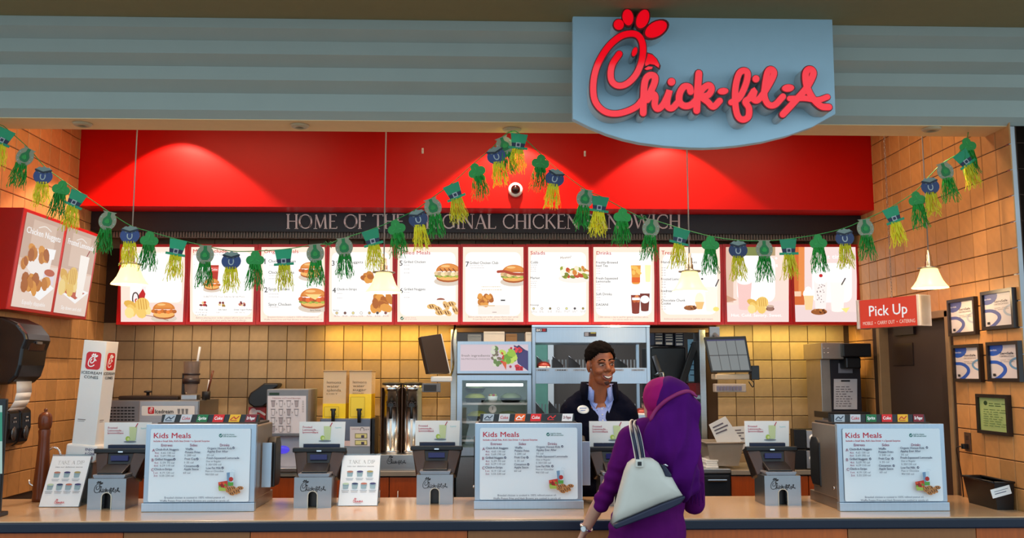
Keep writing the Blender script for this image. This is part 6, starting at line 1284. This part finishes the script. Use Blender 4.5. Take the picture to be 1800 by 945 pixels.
# face features are pressed onto the head in head space
inv = HM.inverted(); hl = [inv @ v.co for v in body.data.vertices]; HT = BVHTree.FromPolygons(hl, [list(p.vertices) for p in body.data.polygons])
def hp(mb, name, mt): mb.v = [HM @ v for v in mb.v]; return mb.build(name, mt, man)
for s in (-1, 1):
    c = on(HT, s * .031, .006, -.002); hp(MB().ell(c, (.0150, .006, .0048), 16, 10), 'eye', mat('eye_white', C(176, 158, 148), .4)); c = on(HT, s * .031 + .003, .005, .0035); hp(MB().ell(c, (.0066, .003, .0048), 12, 8), 'iris', mat('dark_iris', C(30, 18, 14), .2))
    hp(MB().tube(smooth_path([tuple(on(HT, s * (.013 + .036 * t), .008 + .009 * math.sin(math.pi * (t * .8 + .1)), .0035)) for t in (0, .25, .5, .75, 1)], 3), .0026, 6), 'eyelid', mat('lid_skin', C(70, 34, 22), .5))
    hp(MB().tube(smooth_path([tuple(on(HT, s * (.010 + .044 * t), .027 + .010 * math.sin(math.pi * (t * .75 + .15)), .002)) for t in (0, .25, .5, .75, 1)], 3), [.002] + [.0042] * 11 + [.0018], 6), 'eyebrow', M_HAIRB)
crv = lambda x, z0, k: z0 + k * x * x
N = 9; X = [(-1 + 2 * i / (N - 1)) * .031 for i in range(N)]
hp(patch(HT, [(x, crv(x, -.060, 10)) for x in X] + [(x * .92, crv(x, -.079, 22)) for x in X[::-1]], .0025), 'mouth', mat('mouth_dark', C(60, 18, 16), .4))
hp(patch(HT, [(x * .88, crv(x, -.0612, 10)) for x in X] + [(x * .84, crv(x, -.0715, 17)) for x in X[::-1]], .0045), 'teeth', mat('teeth', C(240, 232, 222), .25))
for nm, z0, k, wd in (('upper_lip', -.0585, 10, .0042), ('lower_lip', -.081, 23, .0052)): hp(MB().tube(smooth_path([tuple(on(HT, x * 1.04, crv(x, z0, k), .001)) for x in X], 2), [.0018] + [wd] * (2 * (N - 1) - 1) + [.0018], 8), nm, mat('lip', C(140, 66, 54), .4))
bd = patch(HT, ell_poly(0, -.103, .024, .012, 0, 14), .0012); hp(bd, 'goatee', mat('stubble', C(70, 36, 24), .7, var=.3, scale=200))
# short curly hair
hr = MB().ell((0, .014, .052), (.083, .099, .088), 44, 30); keep = []
def hairline(v): 
    t = max(0, min(1, (v.y + .075) / .10)); return .082 * (1 - t) + (-.005) * t - (.05 if v.y > .06 else 0)
for f in hr.f:
    c = sum((hr.v[i] for i in f), Vector()) / len(f)
    if c.z > hairline(c) and not (abs(c.x) > .06 and -.02 < c.y < .03 and c.z < .03): keep.append(f)
hr.f = keep; hr.sm = [True] * len(keep); hr.mi = [0] * len(keep)
hr.v = [v + (v - Vector((0, .014, .052))).normalized() * (.004 + .008 * noise.noise(v * 75) + .004 * noise.noise(v * 170)) for v in hr.v]; hr.v = [HM @ v for v in hr.v]
o = hr.build('hair', M_HAIRB, man, fix=False); sd_ = o.modifiers.new('t', 'SOLIDIFY'); sd_.thickness = .01
# jacket
jk = MB(); jk.cap((-.165, .0, 1.475), (.165, .0, 1.475), .075); jk.cap((-.16, .01, 1.50), (-.04, .015, 1.575), .07, .075); jk.cap((.165, .01, 1.50), (.06, .015, 1.575), .07, .075); jk.cap((-.04, .03, 1.57), (.06, .03, 1.57), .07)
for z, rx, ry, rz in ((1.34, .215, .135, .2), (1.14, .205, .14, .22), (.97, .2, .14, .16)): jk.ell((0, 0, z), (rx, ry, rz), 28, 16)
for s in (-1, 1): jk.chain([(s * .185, .0, 1.47), (s * .235, .04, 1.22), (s * .215, -.045, 1.0)], [.074, .062, .046])
def fold(v): return .006 * noise.noise(Vector((v.x * 9, v.y * 9, v.z * 16))) + .004 * noise.noise(v * 25)
jme = melt(jk, .009, 6, fold); jo = link('jacket', jme, M_NAVYJ, man); JT = bvh(jme)
cx = HX * .7
def collar(name, r0, r1, z0, z1, mt, open_, th, yo=.0):
    m = MB(); n = 26; vs = []
    for i in range(n + 1):
        a = R(-90 + open_ + (360 - 2 * open_) * i / n); fr_t = max(0, -math.sin(a)) ** 2
        for r, z in ((r0, z0 - .055 * fr_t), (r1, z1 - .035 * fr_t)): vs.append((cx + r * math.cos(a), yo + r * .92 * math.sin(a), z))
    m.add(vs, [(2 * i, 2 * i + 2, 2 * i + 3, 2 * i + 1) for i in range(n)], True); o = m.build(name, mt, man, fix=False); s = o.modifiers.new('t', 'SOLIDIFY'); s.thickness = th; return o
collar('jacket_collar', .136, .120, 1.56, 1.665, M_NAVYJ, 46, .014)
M_CHK = mat('blue_check_cloth', C(140, 156, 214), .7, var=.3, scale=120)
collar('shirt_collar', .114, .098, 1.575, 1.652, M_CHK, 26, .006)
v = [(cx - .088, 1.60), (cx - .066, 1.52), (cx - .012, 1.40), (cx + .004, 1.385), (cx + .022, 1.40), (cx + .076, 1.52), (cx + .098, 1.60), (cx + .045, 1.585), (cx + .005, 1.54), (cx - .035, 1.585)]
patch(JT, v, .006).build('shirt_front', M_CHK, man, fix=False)
for s in (-1, 1):
    q = [(cx + .005 + s * .072, 1.615), (cx + .005 + s * .082, 1.55), (cx + .005 + s * .04, 1.495), (cx + .005 + s * .012, 1.55)]; patch(JT, q, .012).build('collar_point', mat('blue_check_light', C(150, 166, 226), .7, var=.25, scale=120), man, fix=False)
MB().tube([on(JT, cx + .004, z, .003) for z in (1.40, 1.34, 1.28, 1.2, 1.12, 1.05)], .004, 6).build('zip', M_STEEL, man)
for k in range(3): MB().ell(on(JT, cx + .005, 1.49 - k * .035, .008), (.005, .003, .005), 8, 6).build('shirt_button', M_WHITE, man)
bq = P(1027, 720, 5.9); bx_, bz_ = bq.x - man.location.x, bq.z
o = patch(JT, ell_poly(bx_, bz_, .038, .027, 0, 20), .006).build('name_badge', M_PAPER, man, fix=False); s_ = o.modifiers.new('t', 'SOLIDIFY'); s_.thickness = .003
MB().box(bx_ - .02, bx_ + .02, 0, .001, bz_ - .006, bz_ - .002)
for k in (0, 1): c = on(JT, bx_, bz_ + .008 - k * .014, .0085); MB().box(c.x - .022 + k * .006, c.x + .022 - k * .006, c.y - .001, c.y, c.z - .002, c.z + .002).build('badge_print', mat('badge_ink', C(90, 120, 190), .5), man)
tr = MB()
for s in (-1, 1): tr.chain([(s * .09, 0, .92), (s * .095, 0, .5), (s * .095, .01, .1)], [.11, .085, .07])
tr.ell((0, 0, .92), (.19, .13, .12), 20, 12); link('trousers', melt(tr, .012, 4), mat('dark_trousers', C(24, 22, 26), .8), man)
for s in (-1, 1): MB().ell((s * .095, -.05, .045), (.05, .13, .045), 16, 10).build('shoe', M_BLACK, man)

# ---------------------------------------------------------------- the customer
WY = 4.42
wo = thing('person', 'customer in a purple headscarf and tunic seen from behind, carrying a cream bag', 'person', (P(1165, 800, WY).x, WY, 0)); WX = wo.location.x
def W(px, py, dy=0): q = P(px, py, WY + dy); return Vector((q.x - WX, dy, q.z))
M_PUR = mat('purple_jersey', C(92, 12, 92), .85, var=.2, scale=30, spec=.12); M_SCARF = mat('violet_scarf', C(76, 8, 94), .85, var=.55, scale=7, spec=.12, aniso=(1, 1, .35)); M_MAG = mat('magenta_underscarf', C(160, 16, 96), .8, spec=.15, var=.12, scale=20); M_WSK = mat('light_skin', C(196, 142, 116), .45, var=.06); M_NAVYS = mat('navy_skirt', C(26, 14, 74), .85, var=.3, scale=12)  # scarf: shadowed tones put into the colour as broad variation
sk = MB(); hc = W(1166, 706)
sk.ell(hc + Vector((0, .0, .02)), (.076, .092, .085), 22, 14); sk.ell(hc + Vector((-.026, .035, -.035)), (.062, .075, .085), 22, 14); sk.cap(hc + Vector((-.064, .088, .0)), hc + Vector((-.076, .10, -.022)), .010, .014)
sk.ell(hc + Vector((-.045, .075, -.085)), (.026, .024, .022), 14, 8); sk.cap(hc + Vector((0, .01, -.05)), W(1160, 760), .05, .055)
sk.chain([W(1160, 762), W(1110, 770), W(1090, 815), W(1066, 862, .06), W(1046, 897, .10), W(1029, 930, .13)], [.05, .045, .04, .036, .033, .024])
hand(sk, W(1027, 934, .135), W(1014, 962, .15) - W(1027, 934, .135), (.4, .9, 0), .45, .92)
rw = W(1215, 888, .30); sk.chain([W(1160, 762), W(1206, 770), W(1217, 830), W(1222, 888, .06), rw], [.05, .045, .04, .034, .024]); hand(sk, rw, (-.35, .9, .05), (-1, 0, .2), .35, .92)
link('body', melt(sk, .0046, 3), M_WSK, wo)
tn = MB(); tn.cap(W(1108, 768), W(1208, 768), .062); tn.cap(W(1130, 755), W(1185, 755), .06)
for c, rx, ry, rz in ((W(1152, 815), .152, .118, .2), (W(1148, 870), .155, .118, .2), (W(1138, 935), .185, .15, .2), (W(1130, 1000), .225, .17, .2), (W(1130, 1060), .24, .18, .18)): tn.ell(c, (rx, ry, rz), 28, 16)
tn.chain([W(1107, 768), W(1090, 812, .0), W(1074, 852, .04), W(1057, 884, .08)], [.060, .052, .046, .043]); tn.chain([W(1208, 768), W(1218, 830, -.01), W(1220, 884, .06), W(1216, 887, .22)], [.06, .054, .052, .042])
def tfold(v): return .007 * noise.noise(Vector((v.x * 14, v.y * 14, v.z * 7))) + .003 * math.sin(v.z * 110 + v.x * 30) * (1 if v.x < -.2 and v.z < 1.3 else 0)
tme = melt(tn, .009, 5, tfold); link('tunic', tme, M_PUR, wo); TT = bvh(tme)
skt = MB(); skt.lathe([(.0, .75), (.2, .75), (.22, .5), (.24, .12), (.235, .10), (0, .10)], W(1130, 1040) * Vector((1, 0, 0)).x if False else (W(1130, 1040).x, 0, 0), 28); skt.build('skirt', M_NAVYS, wo)
for s in (-.09, .09): MB().ell((W(1130, 1040).x + s, .06, .045), (.045, .12, .045), 16, 10).build('shoe', M_BLACK, wo)
# headscarf: magenta layer at the front, violet wrap falling down the back
us_ = MB(); us_.ell(hc + Vector((-.005, .0, .022)), (.094, .112, .10), 26, 16); us_.ell(hc + Vector((.0, .0, -.06)), (.08, .085, .09), 22, 14)
link('underscarf', melt(us_, .007, 4, lambda v: .004 * noise.noise(v * 22)), M_MAG, wo)
sc = MB(); sc.ell(hc + Vector((.024, -.022, .018)), (.102, .108, .104), 26, 16); sc.ell(hc + Vector((.07, -.06, -.05)), (.105, .085, .11), 24, 14)
sc.chain([W(1186, 745, -.075), W(1192, 790, -.105), W(1197, 825, -.105), W(1203, 852, -.09)], [.105, .108, .098, .072]); sc.ell(W(1165, 775, -.09), (.10, .05, .13), 24, 14); sc.ell(W(1182, 830, -.10), (.085, .05, .10), 24, 14)
def sfold(v):
    a = v.x + (1.6 - v.z) * .22 + .02 * noise.noise(v * 5)
    k = min(1, max(.25, (1.66 - v.z) * 4))
    return .012 * noise.noise(Vector((a * 14, v.y * 6, v.z * 2.6))) + .011 * k * (1 - 2 * abs(math.sin(a * 34 + 1.5 * noise.noise(v * 4))))
sme = melt(sc, .008, 6, sfold); link('headscarf', sme, M_SCARF, wo); ST = bvh(sme)
ed = [on(ST, *(lambda q: (q.x, q.z))(W(x, y)), .002) for x, y in ((1136, 738), (1146, 720), (1160, 704), (1176, 694), (1192, 688), (1206, 688), (1217, 696))]
MB().tube(smooth_path([tuple(v) for v in ed], 4), [.004] + [.010] * 22 + [.006] * 2, 8).build('scarf_edge', mat('scarf_edge_magenta', C(140, 18, 90), .65), wo)
fr_ = MB()
for k in range(16):
    q = W(1208 + k * 1.9, 862 + 8 * math.sin(k * 1.3) * .3 - abs(k - 9) * .6, -.06); fr_.tube([q + Vector((0, 0, .03)), q + Vector((.002 * math.sin(k), 0, -.01)), q + Vector((.005 * math.sin(2 * k), 0, -.045 - .012 * (k % 3)))], .0018, 4)
fr_.build('fringe', M_SCARF, wo)['kind'] = 'stuff'
g = MB(); c = hc + Vector((-.088, .075, .004)); g.tube([c + Vector((0, .02 * math.cos(q), .018 * math.sin(q))) for q in [2 * math.pi * k / 14 for k in range(15)]], .0022, 6, False); g.tube([c + Vector((0, -.02, .004)), c + Vector((.0, -.08, .006))], .002, 6); g.build('glasses', M_BLACK, wo)
# watch on the left wrist
wp = W(1029, 930, .13); wd_ = (W(1029, 930, .13) - W(1046, 897, .10)).normalized(); o1 = wd_.orthogonal().normalized(); o2 = wd_.cross(o1)
wt = thing('wristwatch', "silver wristwatch on the customer's left wrist", 'watch', wo.location + wp - wd_ * .012)
base = -wd_ * .0
m = MB(); m.tube([o1 * .0295 * math.cos(q) + o2 * .0295 * math.sin(q) for q in [2 * math.pi * k / 20 for k in range(21)]], .0055, 8, False); m.build('strap', M_CHROME, wt)
cdir = Vector((-.35, -.9, .2)); cdir = (cdir - wd_ * cdir.dot(wd_)).normalized(); m = MB(); m.cyl(cdir * .028, cdir * .039, .015, n=18); m.build('watch_case', M_CHROME, wt); m = MB(); m.cyl(cdir * .039, cdir * .0395, .012, n=18); m.build('dial', M_WHITE, wt)

# ---------------------------------------------------------------- her cream shoulder bag
YG0 = 4.17
bg_ = thing('handbag', 'cream trapezoid shoulder bag with navy base and straps on the customer', 'bag', P(1130, 915, YG0))
def BP(pts, grow=1.0): return [(P(a, b, YG0 + .05).x, P(a, b, YG0 + .05).z) for a, b in pts]
out = [(1076, 919), (1080, 900), (1088, 868), (1099, 828), (1105, 814), (1114, 807), (1130, 804), (1146, 805), (1156, 812), (1163, 824), (1168, 836), (1180, 838), (1190, 856), (1199, 870), (1160, 884), (1118, 902)]
cxx = sum(p[0] for p in BP(out)) / len(out); czz = sum(p[1] for p in BP(out)) / len(out)
m = MB(); o_ = BP(out); n = len(o_); layers = [(YG0 + .012, .86), (YG0, .955)] ; vs = []
lay = [(YG0 - .004, .60), (YG0 + .004, .88), (YG0 + .03, 1.0), (YG0 + .09, 1.0), (YG0 + .115, .9), (YG0 + .12, .6)]
for y, k in lay: vs += [(cxx + (a - cxx) * k, y, czz + (b - czz) * k) for a, b in o_]
fs = [(r * n + i, r * n + (i + 1) % n, (r + 1) * n + (i + 1) % n, (r + 1) * n + i) for r in range(len(lay) - 1) for i in range(n)] + [list(range(n)), list(range((len(lay) - 1) * n, len(lay) * n))]
m.add(vs, fs, True); m.build('bag_body', mat('cream_leather', C(206, 198, 184), .5, var=.08, scale=9, bump=.1), bg_, world=True)
bs = BP([(1075, 922), (1077, 917), (1118, 900), (1160, 882), (1199, 868), (1200, 872), (1192, 882), (1165, 895), (1122, 910), (1080, 926)]); M_BNV = mat('bag_navy', C(24, 26, 52), .45)
MB().prism(bs, YG0 - .008, YG0 + .126).build('base_panel', M_BNV, bg_, world=True, bevel=.008)
MB().prism(BP([(1160, 815), (1168, 816), (1180, 834), (1178, 838), (1168, 837)]), YG0 + .03, YG0 + .09).build('zip_gusset', M_BNV, bg_, world=True, bevel=.006)
q = P(1174, 818, YG0 + .03); MB().tube([P(1164, 817, YG0 + .05), P(1170, 816, YG0 + .03), P(1174, 819, YG0 + .03)], .004, 6).build('zip_pull', M_CHROME, bg_, world=True)
c = P(1124, 814, YG0 - .012); MB().box(c.x - .018, c.x + .018, c.y - .004, c.y + .004, c.z - .018, c.z + .018).build('buckle', mat('cream_trim', C(214, 206, 192), .45), bg_, world=True, bevel=.004); MB().box(c.x - .009, c.x + .009, c.y - .007, c.y - .003, c.z - .010, c.z + .008).build('stud', M_BLACK, bg_, world=True, bevel=.002)
def strap(pts, w, mt, nm, e=0):
    p_ = smooth_path([tuple(x) for x in pts], 5); m = MB(); vs = []
    for i, x in enumerate(p_):
        t = (p_[min(i + 1, len(p_) - 1)] - p_[max(i - 1, 0)]).normalized(); s = t.cross(Vector((0, -1, 0))); s = s.normalized() if s.length > .05 else Vector((1, 0, 0)); up = Vector((0, -1, 0))
        vs += [x - s * w + Vector((0, -e, 0)), x + s * w + Vector((0, -e, 0))]
    m.add(vs, [(2 * i, 2 * i + 1, 2 * i + 3, 2 * i + 2) for i in range(len(p_) - 1)], True); o = m.build(nm, mt, bg_, world=True, fix=False); sd = o.modifiers.new('t', 'SOLIDIFY'); sd.thickness = .005; return o
sA = [P(1121, 808, YG0 + .0), P(1117, 785, YG0 + .06), P(1112, 760, YG0 + .10), P(1110, 745, WY - .07), P(1112, 741, WY), P(1116, 748, WY + .06)]
sB = [P(1130, 806, YG0 + .05), P(1127, 785, YG0 + .09), P(1122, 762, YG0 + .12), P(1117, 746, WY - .06), P(1119, 742, WY), P(1121, 749, WY + .06)]
for s_ in (sA, sB): strap(s_, .0115, MATS['cream_trim'], 'strap_edge', 0); strap(s_, .008, M_BNV, 'strap', .004)
